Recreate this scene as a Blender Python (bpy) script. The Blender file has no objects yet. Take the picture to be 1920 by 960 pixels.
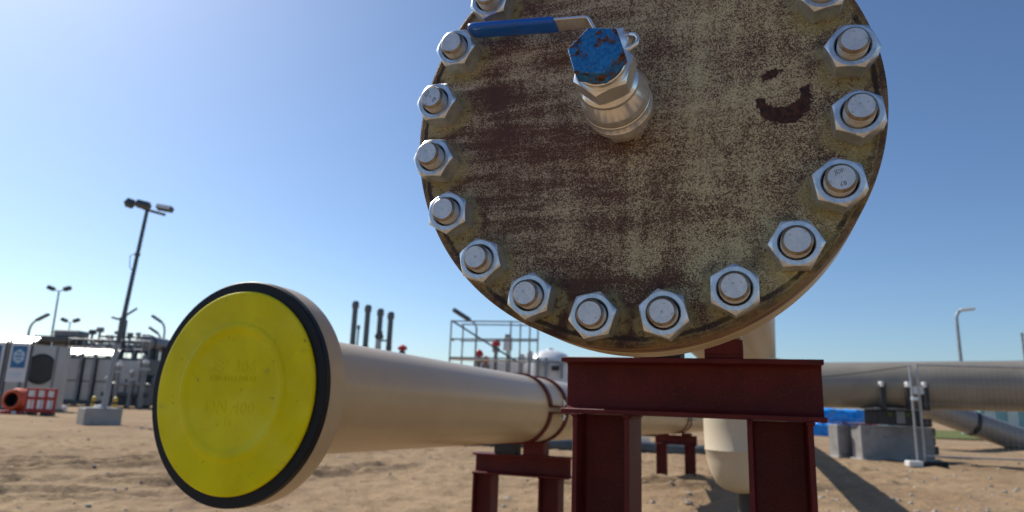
import bpy, math, random
from mathutils import Vector, Matrix, noise
random.seed(7)
PI = math.pi
SC = bpy.context.scene
COL = SC.collection

# ------------------------------------------------------------------ camera, sky, sun, exposure
YAW, PITCH, ROLL = 0.3357, 0.213, 0.035
cy, sy, cp, sp = math.cos(YAW), math.sin(YAW), math.cos(PITCH), math.sin(PITCH)
fw = Vector((-sy * cp, cy * cp, sp)); r0 = Vector((cy, sy, 0)); u0 = r0.cross(fw)
rt = r0 * math.cos(ROLL) + u0 * math.sin(ROLL); up = u0 * math.cos(ROLL) - r0 * math.sin(ROLL)
cam_d = bpy.data.cameras.new('camera'); cam = bpy.data.objects.new('camera', cam_d); COL.objects.link(cam)
cam.matrix_world = Matrix((( rt.x, up.x, -fw.x, 0), (rt.y, up.y, -fw.y, 0), (rt.z, up.z, -fw.z, 1.0), (0, 0, 0, 1)))
cam_d.sensor_width = 36; cam_d.lens = 24.0; cam_d.clip_start = 0.05; cam_d.clip_end = 8000
cam_d.dof.use_dof = True; cam_d.dof.focus_distance = 0.98; cam_d.dof.aperture_fstop = 5.2; cam_d.dof.aperture_blades = 9
SC.camera = cam

SUN_AZ_BACK = math.radians(22.0)         # the sun stands left of the pipes and behind them
SUN_EL = math.radians(44.5)
sdir = Vector((-math.cos(SUN_AZ_BACK) * math.cos(SUN_EL), math.sin(SUN_AZ_BACK) * math.cos(SUN_EL), math.sin(SUN_EL)))
w = bpy.data.worlds.new('World'); SC.world = w; w.use_nodes = True
wn = w.node_tree; bg = wn.nodes['Background']
sk = wn.nodes.new('ShaderNodeTexSky'); sk.sky_type = 'NISHITA'; sk.sun_disc = False
sk.sun_elevation = SUN_EL; sk.sun_rotation = math.atan2(sdir.x, sdir.y)
sk.altitude = 0; sk.air_density = 0.9; sk.dust_density = 0.85; sk.ozone_density = 3.2
gm = wn.nodes.new('ShaderNodeGamma'); gm.inputs[1].default_value = 1.14
wn.links.new(sk.outputs[0], gm.inputs[0]); wb = wn.nodes.new('ShaderNodeMix'); wb.data_type = 'RGBA'; wb.blend_type = 'MULTIPLY'; wb.inputs[0].default_value = 1.0; wb.inputs[7].default_value = (.90, .97, 1.0, 1)   # white balance
wn.links.new(gm.outputs[0], wb.inputs[6]); wn.links.new(wb.outputs[2], bg.inputs[0]); bg.inputs[1].default_value = 0.086
sun_d = bpy.data.lights.new('sun', 'SUN'); sun_d.energy = 4.6; sun_d.angle = math.radians(0.53); sun_d.color = (1.0, 0.93, 0.83)
sun = bpy.data.objects.new('sun', sun_d); COL.objects.link(sun)
sun.rotation_euler = sdir.to_track_quat('Z', 'Y').to_euler(); sun.location = (-20, 2, 25)
SC.view_settings.view_transform = 'Standard'; SC.view_settings.look = 'None'
SC.view_settings.exposure = 0.2; SC.view_settings.gamma = 1.0; SC.view_settings.use_curve_mapping = False

# ------------------------------------------------------------------ node helpers
class NT:
    def __init__(s, name):
        s.m = bpy.data.materials.new(name); s.m.use_nodes = True; s.t = s.m.node_tree
        s.b = s.t.nodes['Principled BSDF']
    def new(s, k, **kw):
        n = s.t.nodes.new(k)
        for a, v in kw.items(): setattr(n, a, v)
        return n
    def put(s, sock, v):
        if hasattr(v, 'links'): s.t.links.new(v, sock)
        elif isinstance(v, tuple): sock.default_value = v if len(v) == len(sock.default_value) else v + (1,)
        else: sock.default_value = v
    def math(s, op, a, b=0.0, c=None, clamp=False):
        n = s.new('ShaderNodeMath', operation=op, use_clamp=clamp); s.put(n.inputs[0], a); s.put(n.inputs[1], b)
        if c is not None: s.put(n.inputs[2], c)
        return n.outputs[0]
    def sub(s, a, b): return s.math('SUBTRACT', a, b)
    def mul(s, a, b): return s.math('MULTIPLY', a, b)
    def add(s, a, b): return s.math('ADD', a, b)
    def step(s, v, lo, hi):
        n = s.new('ShaderNodeMapRange', interpolation_type='SMOOTHSTEP'); n.clamp = True
        s.put(n.inputs[0], v); n.inputs[1].default_value = lo; n.inputs[2].default_value = hi
        return n.outputs[0]
    def co(s, kind='Object'): return s.new('ShaderNodeTexCoord').outputs[kind]
    def mapp(s, v, sc=(1, 1, 1), loc=(0, 0, 0), rot=(0, 0, 0)):
        n = s.new('ShaderNodeMapping'); s.put(n.inputs[0], v); n.inputs[1].default_value = loc; n.inputs[2].default_value = rot; n.inputs[3].default_value = sc
        return n.outputs[0]
    def noise(s, v, scale, detail=3, rough=0.55, dist=0.0):
        n = s.new('ShaderNodeTexNoise'); s.put(n.inputs['Vector'], v); n.inputs['Scale'].default_value = scale
        n.inputs['Detail'].default_value = detail; n.inputs['Roughness'].default_value = rough; n.inputs['Distortion'].default_value = dist
        return n.outputs[0]
    def mix(s, f, a, b):
        n = s.new('ShaderNodeMix', data_type='RGBA'); s.put(n.inputs[0], f); s.put(n.inputs[6], a); s.put(n.inputs[7], b)
        return n.outputs[2]
    def xyz(s, v):
        n = s.new('ShaderNodeSeparateXYZ'); s.put(n.inputs[0], v); return n.outputs
    def bump(s, h, strength, dist):
        n = s.new('ShaderNodeBump'); s.put(n.inputs['Height'], h); n.inputs['Strength'].default_value = strength; n.inputs['Distance'].default_value = dist
        s.t.links.new(n.outputs[0], s.b.inputs['Normal'])
    def out(s, color=None, rough=None, metal=None, spec=None):
        if color is not None: s.put(s.b.inputs['Base Color'], color)
        if rough is not None: s.put(s.b.inputs['Roughness'], rough)
        if metal is not None: s.put(s.b.inputs['Metallic'], metal)
        if spec is not None: s.put(s.b.inputs['Specular IOR Level'], spec)
        return s.m

def paint(name, c, rough=0.5, metal=0.0, var=0.12, scale=6.0, dirt=None, dirt_amt=0.35, fine=120.0, bump=0.0, spec=0.5):
    """painted or plain surface: broad mottling, fine grain and optional dirt patches"""
    n = NT(name); o = n.co()
    a = n.noise(o, scale, 4); f = n.noise(o, fine, 2)
    dark = tuple(x * (1 - 2 * var) for x in c); light = tuple(min(1, x * (1 + var)) for x in c)
    col = n.mix(n.step(n.add(n.mul(a, .75), n.mul(f, .25)), .3, .7), dark, light)
    if dirt:
        d = n.noise(o, scale * 2.3, 6, .65)
        col = n.mix(n.mul(n.step(d, .52, .72), dirt_amt), col, dirt)
    if bump: n.bump(f, bump, .002)
    return n.out(col, n.math('MULTIPLY_ADD', a, .18, rough - .09), metal, spec)

M = {}
M['cream'] = paint('cream_pipe_paint', (.53, .42, .265), .32, var=.04, scale=2.5, dirt=(.42, .32, .20), dirt_amt=.25, fine=60)
M['riser_cream'] = paint('pale_riser_paint', (.66, .58, .43), .36, var=.03, scale=2, dirt=(.5, .43, .33), dirt_amt=.2)
M['red'] = None
M['grey_pipe'] = paint('grey_coating', (.26, .235, .19), .33, var=.07, scale=1.3, dirt=(.18, .16, .13), dirt_amt=.3, fine=20, spec=.7)
M['grey_pipe_light'] = paint('pale_coating', (.27, .255, .225), .33, var=.06, scale=1.3, dirt=(.18, .17, .15), dirt_amt=.3, fine=20, spec=.7)
M['steel_pole'] = paint('galvanised_pole', (.30, .33, .36), .5, metal=.5, var=.1, scale=3)
M['dark_pole'] = paint('dark_grey_mast', (.085, .105, .115), .5, metal=.2, var=.1, scale=3)
M['stackgrey'] = paint('grey_stack_coating', (.115, .14, .15), .5, metal=.1, var=.1, scale=3)
M['galv'] = paint('galvanised_tube', (.42, .43, .44), .45, metal=.5, var=.12, scale=9)
M['concrete'] = paint('concrete', (.40, .38, .35), .9, var=.1, scale=3, dirt=(.26, .24, .21), dirt_amt=.5, fine=50, bump=.4, spec=.2)
M['concrete_dark'] = paint('weathered_concrete', (.34, .33, .32), .9, var=.12, scale=2.2, dirt=(.17, .16, .15), dirt_amt=.6, fine=40, bump=.4, spec=.2)
M['black'] = paint('black_rubber', (.0075, .0095, .013), .5, var=.2, scale=20, dirt=(.03, .03, .03), dirt_amt=.3, spec=.25)
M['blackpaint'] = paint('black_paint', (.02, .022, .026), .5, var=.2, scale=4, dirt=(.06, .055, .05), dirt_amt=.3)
M['darksteel'] = paint('dark_steel', (.09, .10, .11), .5, metal=.3, var=.2, scale=3, dirt=(.16, .11, .08), dirt_amt=.3)
M['midsteel'] = paint('grey_steel', (.22, .23, .24), .45, metal=.3, var=.15, scale=2.5, dirt=(.12, .1, .08), dirt_amt=.4)
M['panel'] = paint('silver_cladding', (.42, .415, .41), .35, metal=.35, var=.08, scale=1.1, dirt=(.28, .25, .22), dirt_amt=.35)
M['roofwhite'] = paint('bright_metal_roof', (.85, .85, .84), .25, metal=.2, var=.03, scale=2)
M['white'] = paint('white_paint', (.72, .72, .71), .4, var=.05, scale=2, dirt=(.5, .47, .42), dirt_amt=.25)
M['signblue'] = paint('print_blue', (.025, .16, .36), .4, var=.06, scale=4)
M['signlight'] = paint('print_pale_blue', (.45, .62, .74), .4, var=.05, scale=4)
M['signwhite'] = paint('print_white', (.70, .74, .76), .4, var=.04, scale=4)
M['barred'] = paint('red_plastic', (.42, .022, .018), .4, var=.1, scale=5, dirt=(.2, .05, .04), dirt_amt=.3)
M['orange'] = paint('orange_paint', (.62, .10, .03), .45, var=.12, scale=5, dirt=(.25, .09, .05), dirt_amt=.4)
M['tarp'] = paint('blue_tarpaulin', (.01, .30, .90), .25, var=.15, scale=4)
M['tank'] = paint('white_tank_paint', (.74, .76, .78), .3, var=.05, scale=1.5, dirt=(.5, .5, .5), dirt_amt=.25)
M['signal'] = paint('signal_red', (.50, .03, .02), .4, var=.1, scale=8)
M['yellowpaint'] = paint('yellow_paint', (.62, .43, .03), .45, var=.1, scale=8)
M['sleeve'] = paint('blue_vinyl', (.008, .125, .56), .32, var=.08, scale=14, dirt=(.03, .1, .25), dirt_amt=.2, fine=200)
M['glass'] = paint('lamp_glass', (.75, .78, .8), .15, var=.04)
M['teal'] = paint('teal_cladding', (.25, .45, .48), .5, var=.1, scale=1)
M['stone'] = paint('pebble', (.40, .36, .31), .85, var=.3, scale=12, dirt=(.22, .19, .16), dirt_amt=.6, spec=.2)
M['wall'] = paint('distant_blue_grey_cladding', (.20, .25, .31), .6, var=.08, scale=.3)

def red_oxide():
    n = NT('red_oxide_primer'); o = n.co()
    a = n.noise(o, 7, 5, .6); f = n.noise(o, 260, 2); sp_ = n.noise(o, 420, 1, .5)
    col = n.mix(n.step(a, .3, .72), (.082, .0105, .0108), (.138, .0195, .0180))
    col = n.mix(n.mul(n.step(f, .5, .75), .3), col, (.16, .036, .03))
    col = n.mix(n.mul(n.step(sp_, .68, .75), .5), col, (.34, .17, .15))
    sc = n.noise(n.mapp(o, (1, 1, 3)), 14, 6, .7)
    col = n.mix(n.mul(n.step(sc, .66, .76), .45), col, (.06, .014, .013))
    n.bump(f, .25, .001)
    return n.out(col, n.math('MULTIPLY_ADD', a, .25, .42), 0, .22)
M['red'] = red_oxide()

def galv_nut():
    n = NT('zinc_plated_steel'); o = n.co()
    a = n.noise(o, 60, 4, .6); b_ = n.noise(o, 260, 3, .6)
    col = n.mix(n.step(a, .35, .7), (.62, .66, .69), (.84, .87, .89))
    col = n.mix(n.mul(n.step(b_, .60, .74), .5), col, (.16, .14, .115))
    col = n.mix(n.mul(n.step(n.noise(o, 35, 5, .7), .60, .72), .5), col, (.33, .27, .2))
    n.bump(b_, .25, .0008)
    return n.out(col, n.math('MULTIPLY_ADD', a, .22, .24), .84)
M['nut'] = galv_nut()
def stud_steel():
    n = NT('worn_zinc_stud'); o = n.co(); nn = n.xyz(n.co('Normal'))
    tip = n.step(n.mul(nn[1], -1.0), .80, .93)
    a = n.noise(o, 70, 4, .6); b_ = n.noise(o, 260, 3, .65)
    c_t = n.mix(n.step(a, .3, .7), (.58, .61, .63), (.74, .76, .77))
    c_t = n.mix(n.mul(n.step(b_, .58, .70), .6), c_t, (.20, .17, .13))
    c_s = n.mix(n.step(a, .35, .65), (.20, .155, .11), (.36, .30, .22))
    n.bump(b_, .2, .0005)
    return n.out(n.mix(tip, c_s, c_t), n.math('MULTIPLY_ADD', a, .2, .32), n.math('MULTIPLY_ADD', tip, -.25, .75))
M['stud'] = stud_steel()
def stainless():
    n = NT('brushed_stainless'); o = n.co()
    s1 = n.noise(n.mapp(o, (1, 22, 1)), 40, 3); a = n.noise(o, 20, 3)
    col = n.mix(n.step(a, .3, .7), (.86, .82, .76), (.93, .90, .85))
    col = n.mix(n.mul(n.step(n.noise(o, 90, 5, .7), .64, .75), .3), col, (.40, .32, .24))
    n.bump(s1, .06, .0006)
    return n.out(col, n.math('MULTIPLY_ADD', s1, .12, .17), .80)
M['inox'] = stainless()
def plug_blue():
    n = NT('chipped_blue_paint_over_rust'); o = n.co()
    a = n.noise(o, 62, 7, .68, .3); g = n.noise(o, 210, 4, .6)
    p = n.xyz(o); z = p[2]; y = p[1]
    chip = n.add(n.mul(a, .74), n.mul(g, .26))
    band = n.math('MULTIPLY', n.math('ABSOLUTE', n.sub(n.sub(z, n.mul(p[0], .35)), .007)), -4.2)
    chip = n.add(chip, n.math('MAXIMUM', n.add(band, .055), -.03))
    edge = n.step(n.math('POWER', n.add(n.mul(p[0], p[0]), n.mul(z, z)), .5), .0305, .037)
    chip = n.add(chip, n.mul(edge, .06)); chip = n.add(chip, n.mul(n.step(y, -.0255, -.021), .05))
    k = n.step(chip, .548, .570)
    bl = n.mix(n.step(g, .35, .65), (.007, .115, .35), (.018, .215, .52))
    bl = n.mix(n.mul(n.step(n.noise(o, 150, 4, .7), .60, .7), .6), bl, (.22, .32, .42))
    rs = n.mix(n.step(g, .4, .62), (.030, .012, .008), (.19, .062, .02))
    n.bump(n.add(n.mul(k, -1.0), n.mul(g, .5)), .7, .0012)
    return n.out(n.mix(k, bl, rs), n.math('MULTIPLY_ADD', k, .4, .38))
M['plug'] = plug_blue()
def cap_yellow():
    n = NT('yellow_plastic_cap'); o = n.co()
    a = n.noise(o, 3.2, 4, .6, .6); f = n.noise(o, 60, 4, .6)
    col = n.mix(n.step(a, .3, .7), (.66, .57, .001), (.80, .71, .003))
    col = n.mix(n.mul(n.step(n.noise(n.mapp(o, (1, 1, 2), rot=(0, .6, 0)), 9, 5, .7), .60, .76), .45), col, (.30, .26, .05))
    col = n.mix(n.mul(n.step(n.noise(o, 38, 3, .6), .68, .74), .7), col, (.16, .13, .04))
    col = n.mix(n.mul(n.step(n.noise(n.mapp(o, (1.5, 1, 3.2), rot=(0, .7, 0)), 2.2, 3, .5, .8), .46, .70), .22), col, (.80, .76, .10))  # pale patches put a soft sheen into the cap's colour
    return n.out(col, n.math('MULTIPLY_ADD', f, .2, .36), 0, .14)
M['cap'] = cap_yellow()

BC_R, BOLT_PH = .3015, 2.684
def flange_rust():
    n = NT('speckled_rusty_blind_flange'); o = n.co(); p = n.xyz(o); x, z = p[0], p[2]
    rad = n.math('POWER', n.add(n.mul(x, x), n.mul(z, z)), .5)
    sp1 = n.noise(o, 760, 2, .6); sp2 = n.noise(o, 130, 3, .6); sp3 = n.noise(o, 26, 4, .6)
    streak = n.noise(n.mapp(o, (3.6, 1, 34), rot=(0, .06, 0)), 1.0, 6, .66, .35)
    streak2 = n.noise(n.mapp(o, (26, 1, 5)), 1.0, 4, .6, .4)
    big = n.noise(o, 5.5, 3, .55, .4)
    left = n.step(x, .24, -.26)
    dens = n.mul(n.sub(big, .5), .62)
    dens = n.add(dens, n.mul(n.mul(n.sub(streak, .5), n.math('MULTIPLY_ADD', left, .85, .30)), 1.1))
    dens = n.add(dens, n.mul(n.sub(streak2, .5), .22))
    dens = n.add(dens, n.math('MULTIPLY_ADD', left, .10, -.040))
    dens = n.add(dens, n.mul(n.step(z, .02, .30), .05))
    fv = n.noise(n.mapp(o, (70, 1, 7)), 1.0, 4, .6, .3); dens = n.add(dens, n.mul(n.sub(fv, .5), .20))
    vs1 = n.step(n.math('ABSOLUTE', n.add(n.sub(x, .045), n.mul(n.sub(sp3, .5), .05))), .045, .0); dens = n.add(dens, n.mul(n.mul(vs1, n.step(z, -.01, -.10)), .09))
    vs2 = n.step(n.math('ABSOLUTE', n.add(n.add(x, .205), n.mul(n.sub(sp3, .5), .05))), .05, .0); dens = n.add(dens, n.mul(n.mul(vs2, n.step(z, -.12, .02)), .11))
    dens = n.add(dens, n.mul(n.mul(n.step(z, -.22, -.31), n.step(x, .26, .05)), .22))
    vo = n.new('ShaderNodeTexVoronoi', feature='F1'); n.put(vo.inputs['Vector'], o); vo.inputs['Scale'].default_value = 620
    grain = n.xyz(vo.outputs['Color'])[0]
    gr = n.add(n.mul(n.sub(sp1, .5), 2.0), n.add(n.mul(n.sub(grain, .5), .70), n.add(n.mul(n.sub(sp2, .5), .50), n.mul(n.sub(sp3, .5), .70))))
    k = n.step(n.add(n.math('MULTIPLY_ADD', dens, 2.0, .55), gr), .16, .82)
    pale = n.mix(n.step(x, -.22, .16), (.53, .41, .28), (.58, .50, .285))
    pale = n.mix(n.mul(n.step(sp2, .5, .68), .5), pale, (.70, .65, .46))
    pale = n.mix(n.mul(n.step(z, .0, -.28), .35), pale, (.50, .43, .20))
    brown = n.mix(n.step(sp1, .38, .66), (.048, .0175, .0100), (.180, .078, .042))
    brown = n.mix(n.mul(n.step(n.noise(o, 13, 4, .6), .52, .70), .5), brown, (.085, .032, .028))
    brown = n.mix(n.mul(n.step(z, -.05, -.3), .45), brown, (.065, .028, .008))
    col = n.mix(k, pale, brown)
    spot = n.step(n.add(n.noise(o, 48, 5, .7), n.mul(dens, .25)), .66, .72)
    col = n.mix(n.mul(spot, .85), col, (.055, .020, .011))
    scr = n.noise(n.mapp(o, (7, 1, 120), rot=(0, .3, 0)), 1.0, 3, .5)
    col = n.mix(n.mul(n.step(scr, .70, .76), .35), col, (.05, .02, .012))
    # clean olive halos beneath the nuts
    ang = n.math('ARCTAN2', z, x)
    st = PI / 10
    kk = n.math('ROUND', n.math('DIVIDE', n.sub(ang, BOLT_PH), st))
    a2 = n.math('MULTIPLY_ADD', kk, st, BOLT_PH)
    dx = n.sub(x, n.mul(n.math('COSINE', a2), BC_R)); dz = n.sub(n.add(z, .007), n.mul(n.math('SINE', a2), BC_R))
    dd = n.math('POWER', n.add(n.mul(dx, dx), n.mul(dz, dz)), .5)
    halo = n.step(n.add(dd, n.mul(n.sub(sp3, .5), .05)), .050, .036)
    col = n.mix(n.mul(halo, n.mul(n.step(sp2, .36, .52), .7)), col, (.34, .29, .12))
    ringd = n.mul(n.step(n.add(dd, n.mul(n.sub(sp2, .5), .05)), .062, .052), n.step(n.noise(o, 17, 4, .65), .5, .6))
    col = n.mix(n.mul(n.mul(ringd, n.sub(1.0, halo)), .55), col, (.035, .014, .009))
    # dark groove line and rusty rim
    wob = n.mul(n.sub(sp3, .5), .012)
    rr = n.add(rad, wob)
    line = n.mul(n.step(rr, .3225, .3255), n.step(rr, .3325, .3295))
    line = n.mul(line, n.step(n.noise(o, 9, 4, .7), .36, .5))
    col = n.mix(n.mul(line, .9), col, (.018, .008, .006))
    rim = n.step(rr, .3305, .334)
    rimc = n.mix(n.step(n.noise(o, 22, 5, .7), .4, .62), (.04, .015, .007), (.23, .13, .05))
    col = n.mix(n.mul(rim, .8), col, rimc)
    yel = n.mul(n.mul(n.step(n.noise(o, 14, 4, .65), .52, .66), n.step(rad, .27, .325)), n.step(x, -.05, .2))
    col = n.mix(n.mul(yel, .55), col, (.26, .20, .035))
    # crescent of bare rust
    ex = n.sub(x, .2115); ez = n.sub(z, .0065)
    er = n.math('POWER', n.add(n.mul(ex, ex), n.mul(n.mul(ez, ez), 1.1)), .5)
    ea = n.math('ARCTAN2', ez, ex)
    jag = n.mul(n.sub(n.noise(o, 95, 5, .7), .5), .022)
    wid = n.add(n.math('MULTIPLY_ADD', n.step(n.math('ABSOLUTE', n.add(ea, 1.35)), 1.6, .2), .0075, .0062), jag)
    arc = n.step(n.sub(wid, n.math('ABSOLUTE', n.sub(er, .0295))), -.0008, .0008)
    arc = n.mul(arc, n.step(n.math('ABSOLUTE', n.add(ea, 1.40)), 1.85, 1.72))
    fx = n.sub(x, .1985); fz = n.sub(z, .0405)
    fr = n.math('POWER', n.add(n.mul(n.mul(fx, fx), .30), n.mul(n.sub(fz, n.mul(fx, .35)), n.sub(fz, n.mul(fx, .35)))), .5)
    blot = n.step(n.add(fr, n.mul(jag, .7)), .0082, .0068)
    arc = n.math('MAXIMUM', arc, blot)
    col = n.mix(arc, col, n.mix(n.step(sp2, .4, .62), (.030, .0105, .006), (.085, .026, .009)))
    n.bump(n.add(n.mul(k, .5), n.mul(sp1, .6)), .28, .0012)
    return n.out(col, n.math('MULTIPLY_ADD', k, .12, .50), 0, .38)
M['flange'] = flange_rust()

def rim_rust():
    n = NT('streaked_rusty_rim'); o = n.co()
    a = n.noise(n.mapp(o, (3, 60, 3)), 2, 5, .65); b_ = n.noise(o, 40, 4)
    col = n.mix(n.step(a, .35, .62), (.05, .02, .010), (.30, .17, .07))
    col = n.mix(n.mul(n.step(b_, .5, .7), .5), col, (.10, .04, .016))
    n.bump(a, .3, .001)
    return n.out(col, .55)
M['rim'] = rim_rust()

def sand():
    n = NT('dry_sandy_ground'); o = n.co()
    a = n.noise(o, .35, 5, .6); b_ = n.noise(o, 3.5, 5, .65); c = n.noise(o, 24, 4, .65); d = n.noise(o, 90, 2, .6)
    col = n.mix(n.step(a, .35, .65), (.285, .193, .112), (.375, .268, .158))
    col = n.mix(n.mul(n.step(b_, .48, .66), .65), col, (.235, .165, .105))
    col = n.mix(n.mul(n.step(c, .53, .70), .55), col, (.22, .155, .10))
    col = n.mix(n.mul(n.step(d, .62, .72), .5), col, (.55, .46, .37))
    at = n.new('ShaderNodeAttribute', attribute_name='rut_dark')
    col = n.mix(n.mul(n.step(n.add(at.outputs['Fac'], n.mul(n.sub(c, .5), .6)), .10, .50), .85), col, (.105, .072, .048))  # soil colour darker along the ruts
    n.bump(n.add(n.mul(c, .7), n.add(n.mul(d, .3), n.mul(b_, 1.2))), .8, .05)
    return n.out(col, .95, 0, .15)
M['sand'] = sand()
def grass_m():
    n = NT('short_grass'); o = n.co()
    col = n.mix(n.noise(o, 1.5, 5, .7), (.06, .085, .02), (.16, .17, .05))
    return n.out(col, .9, 0, .2)
M['grass'] = grass_m()

# ------------------------------------------------------------------ mesh helpers
class MB:
    def __init__(s, T=None): s.v = []; s.f = []; s.cuts = []; s.T = T or Matrix.Identity(4)
    def _a(s, vs, fs, T=None):
        T = s.T @ T if T is not None else s.T
        k = len(s.v); s.cuts.append((k, len(s.f))); s.v += [T @ Vector(p) for p in vs]; s.f += [tuple(i + k for i in q) for q in fs]; return s
    def box(s, c, d, rot=None, taper=1.0):
        x, y, z = d[0] / 2, d[1] / 2, d[2] / 2; t = taper
        vs = [(-x, -y, -z), (x, -y, -z), (x, y, -z), (-x, y, -z), (-x * t, -y * t, z), (x * t, -y * t, z), (x * t, y * t, z), (-x * t, y * t, z)]
        fs = [(0, 3, 2, 1), (4, 5, 6, 7), (0, 1, 5, 4), (1, 2, 6, 5), (2, 3, 7, 6), (3, 0, 4, 7)]
        return s._a(vs, fs, Matrix.Translation(c) @ (rot.to_4x4() if rot else Matrix.Identity(4)))
    def bbox(s, c, d, b=.01, rot=None):
        """box with chamfered edges"""
        x, y, z = [q / 2 for q in d]; vs = []; fs = []; idx = {}
        for sx in (-1, 1):
            for s_y in (-1, 1):
                for sz in (-1, 1):
                    for ax in range(3):
                        q = [sx * x, s_y * y, sz * z]
                        for o in range(3):
                            if o != ax: q[o] -= (sx, s_y, sz)[o] * b
                        idx[(sx, s_y, sz, ax)] = len(vs); vs.append(tuple(q))
        bm_faces = []
        for ax in range(3):
            o1, o2 = [(1, 2), (2, 0), (0, 1)][ax]
            for sg in (-1, 1):
                loop = []
                for a, c_ in ((-1, -1), (1, -1), (1, 1), (-1, 1)):
                    k = [0, 0, 0]; k[ax] = sg; k[o1] = a; k[o2] = c_; loop.append(idx[(k[0], k[1], k[2], ax)])
                fs.append(tuple(loop if sg > 0 else loop[::-1]))
        for ax in range(3):
            o1, o2 = [(1, 2), (2, 0), (0, 1)][ax]
            for a in (-1, 1):
                for c_ in (-1, 1):
                    q = []
                    for e in (-1, 1):
                        k = [0, 0, 0]; k[ax] = e; k[o1] = a; k[o2] = c_
                        q.append((idx[(*k, o1)], idx[(*k, o2)]))
                    l = (q[0][0], q[1][0], q[1][1], q[0][1]); fs.append(l if a * c_ < 0 else l[::-1])
        for sx in (-1, 1):
            for s_y in (-1, 1):
                for sz in (-1, 1):
                    l = (idx[(sx, s_y, sz, 0)], idx[(sx, s_y, sz, 1)], idx[(sx, s_y, sz, 2)]); fs.append(l if sx * s_y * sz > 0 else l[::-1])
        return s._a(vs, fs, Matrix.Translation(c) @ (rot.to_4x4() if rot else Matrix.Identity(4)))
    def lathe(s, prof, n=32, T=None, cap0=True, cap1=True, a0=0, a1=2 * PI):
        """prof: (radius, height along local +Y); T places it"""
        full = abs(a1 - a0 - 2 * PI) < 1e-6; m = n if full else n + 1; vs = []; fs = []
        for r, h in prof:
            for i in range(m):
                a = a0 + (a1 - a0) * i / n; vs.append((r * math.cos(a), h, r * math.sin(a)))
        L = len(prof)
        for j in range(L - 1):
            for i in range(n):
                i2 = (i + 1) % m; fs.append((j * m + i, j * m + i2, (j + 1) * m + i2, (j + 1) * m + i))
        if full and cap0 and prof[0][0] > 1e-6: fs.append(tuple(range(m))[::-1])
        if full and cap1 and prof[-1][0] > 1e-6: fs.append(tuple((L - 1) * m + i for i in range(m)))
        return s._a(vs, fs, T)
    def cyl(s, p0, p1, r0, r1=None, n=16):
        p0, p1 = Vector(p0), Vector(p1); d = p1 - p0; r1 = r0 if r1 is None else r1
        q = Vector((0, 1, 0)).rotation_difference(d.normalized()).to_matrix().to_4x4()
        return s.lathe([(r0, 0), (r1, d.length)], n, Matrix.Translation(p0) @ q)
    def tube(s, pts, r, n=10, closed=False):
        pts = [Vector(p) for p in pts]; L = len(pts); vs = []; fs = []; N = None
        for i, p in enumerate(pts):
            t = (pts[(i + 1) % L] - pts[i - 1]) if closed else (pts[min(i + 1, L - 1)] - pts[max(i - 1, 0)])
            t.normalize()
            if N is None: N = t.orthogonal().normalized()
            N = (N - t * N.dot(t)).normalized(); B = t.cross(N); rr = r[i] if isinstance(r, (list, tuple)) else r
            for k in range(n):
                a = 2 * PI * k / n; vs.append(p + N * rr * math.cos(a) + B * rr * math.sin(a))
        for i in range(L if closed else L - 1):
            for k in range(n):
                a, b = i * n + k, i * n + (k + 1) % n; c, d = ((i + 1) % L) * n + (k + 1) % n, ((i + 1) % L) * n + k
                fs.append((a, b, c, d))
        if not closed:
            fs.append(tuple(range(n))[::-1]); fs.append(tuple((L - 1) * n + k for k in range(n)))
        return s._a(vs, fs)
    def prism(s, poly, h, T=None):
        """poly in local XZ extruded along local +Y by h"""
        n = len(poly); vs = [(x, 0, z) for x, z in poly] + [(x, h, z) for x, z in poly]
        fs = [tuple(range(n)), tuple(range(n, 2 * n))[::-1]] + [(i, i + n, (i + 1) % n + n, (i + 1) % n) for i in range(n)]
        return s._a(vs, fs, T)
    def mesh(s, name, smooth=35, bevel=None):
        me = bpy.data.meshes.new(name); me.from_pydata([tuple(p) for p in s.v], [], s.f); me.update()
        import bmesh
        bm = bmesh.new(); bm.from_mesh(me); bmesh.ops.recalc_face_normals(bm, faces=bm.faces)
        if bevel:
            es = [e for e in bm.edges if len(e.link_faces) == 2 and e.calc_face_angle(0) > .6]
            bmesh.ops.bevel(bm, geom=es, offset=bevel, segments=1, affect='EDGES', clamp_overlap=True)
        bm.to_mesh(me); bm.free()
        if smooth: me.shade_smooth(); me.set_sharp_from_angle(angle=math.radians(smooth))
        return me
    def build(s, name, mat, parent=None, smooth=35, loc=(0, 0, 0), rot=None, bevel=None):
        return link(name, s.mesh(name, smooth, bevel), mat, parent, loc, rot)
def build_each(mb, name, mat, parent=None, smooth=35):
    """every shape gathered in mb becomes an object of its own"""
    for i, (v0, f0) in enumerate(mb.cuts):
        v1, f1 = mb.cuts[i + 1] if i + 1 < len(mb.cuts) else (len(mb.v), len(mb.f))
        q = MB(); q.v = mb.v[v0:v1]; q.f = [tuple(j - v0 for j in f) for f in mb.f[f0:f1]]; q.build(name, mat, parent, smooth)
def link(name, me, mat=None, parent=None, loc=(0, 0, 0), rot=None):
    if mat is not None and not me.materials: me.materials.append(mat)
    o = bpy.data.objects.new(name, me); COL.objects.link(o); o.parent = parent; o.location = loc
    if rot is not None: o.rotation_euler = rot.to_euler() if hasattr(rot, 'to_euler') else rot
    return o
def tag(o, label=None, cat=None, group=None, kind=None):
    if label: o['label'] = label
    if cat: o['category'] = cat
    if group: o['group'] = group
    if kind: o['kind'] = kind
    return o
def thing(name, label, cat, loc=(0, 0, 0), rz=0, group=None):
    o = bpy.data.objects.new(name, None); COL.objects.link(o); o.location = loc; o.rotation_euler = (0, 0, rz); o.empty_display_size = .1
    return tag(o, label, cat, group)
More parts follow.
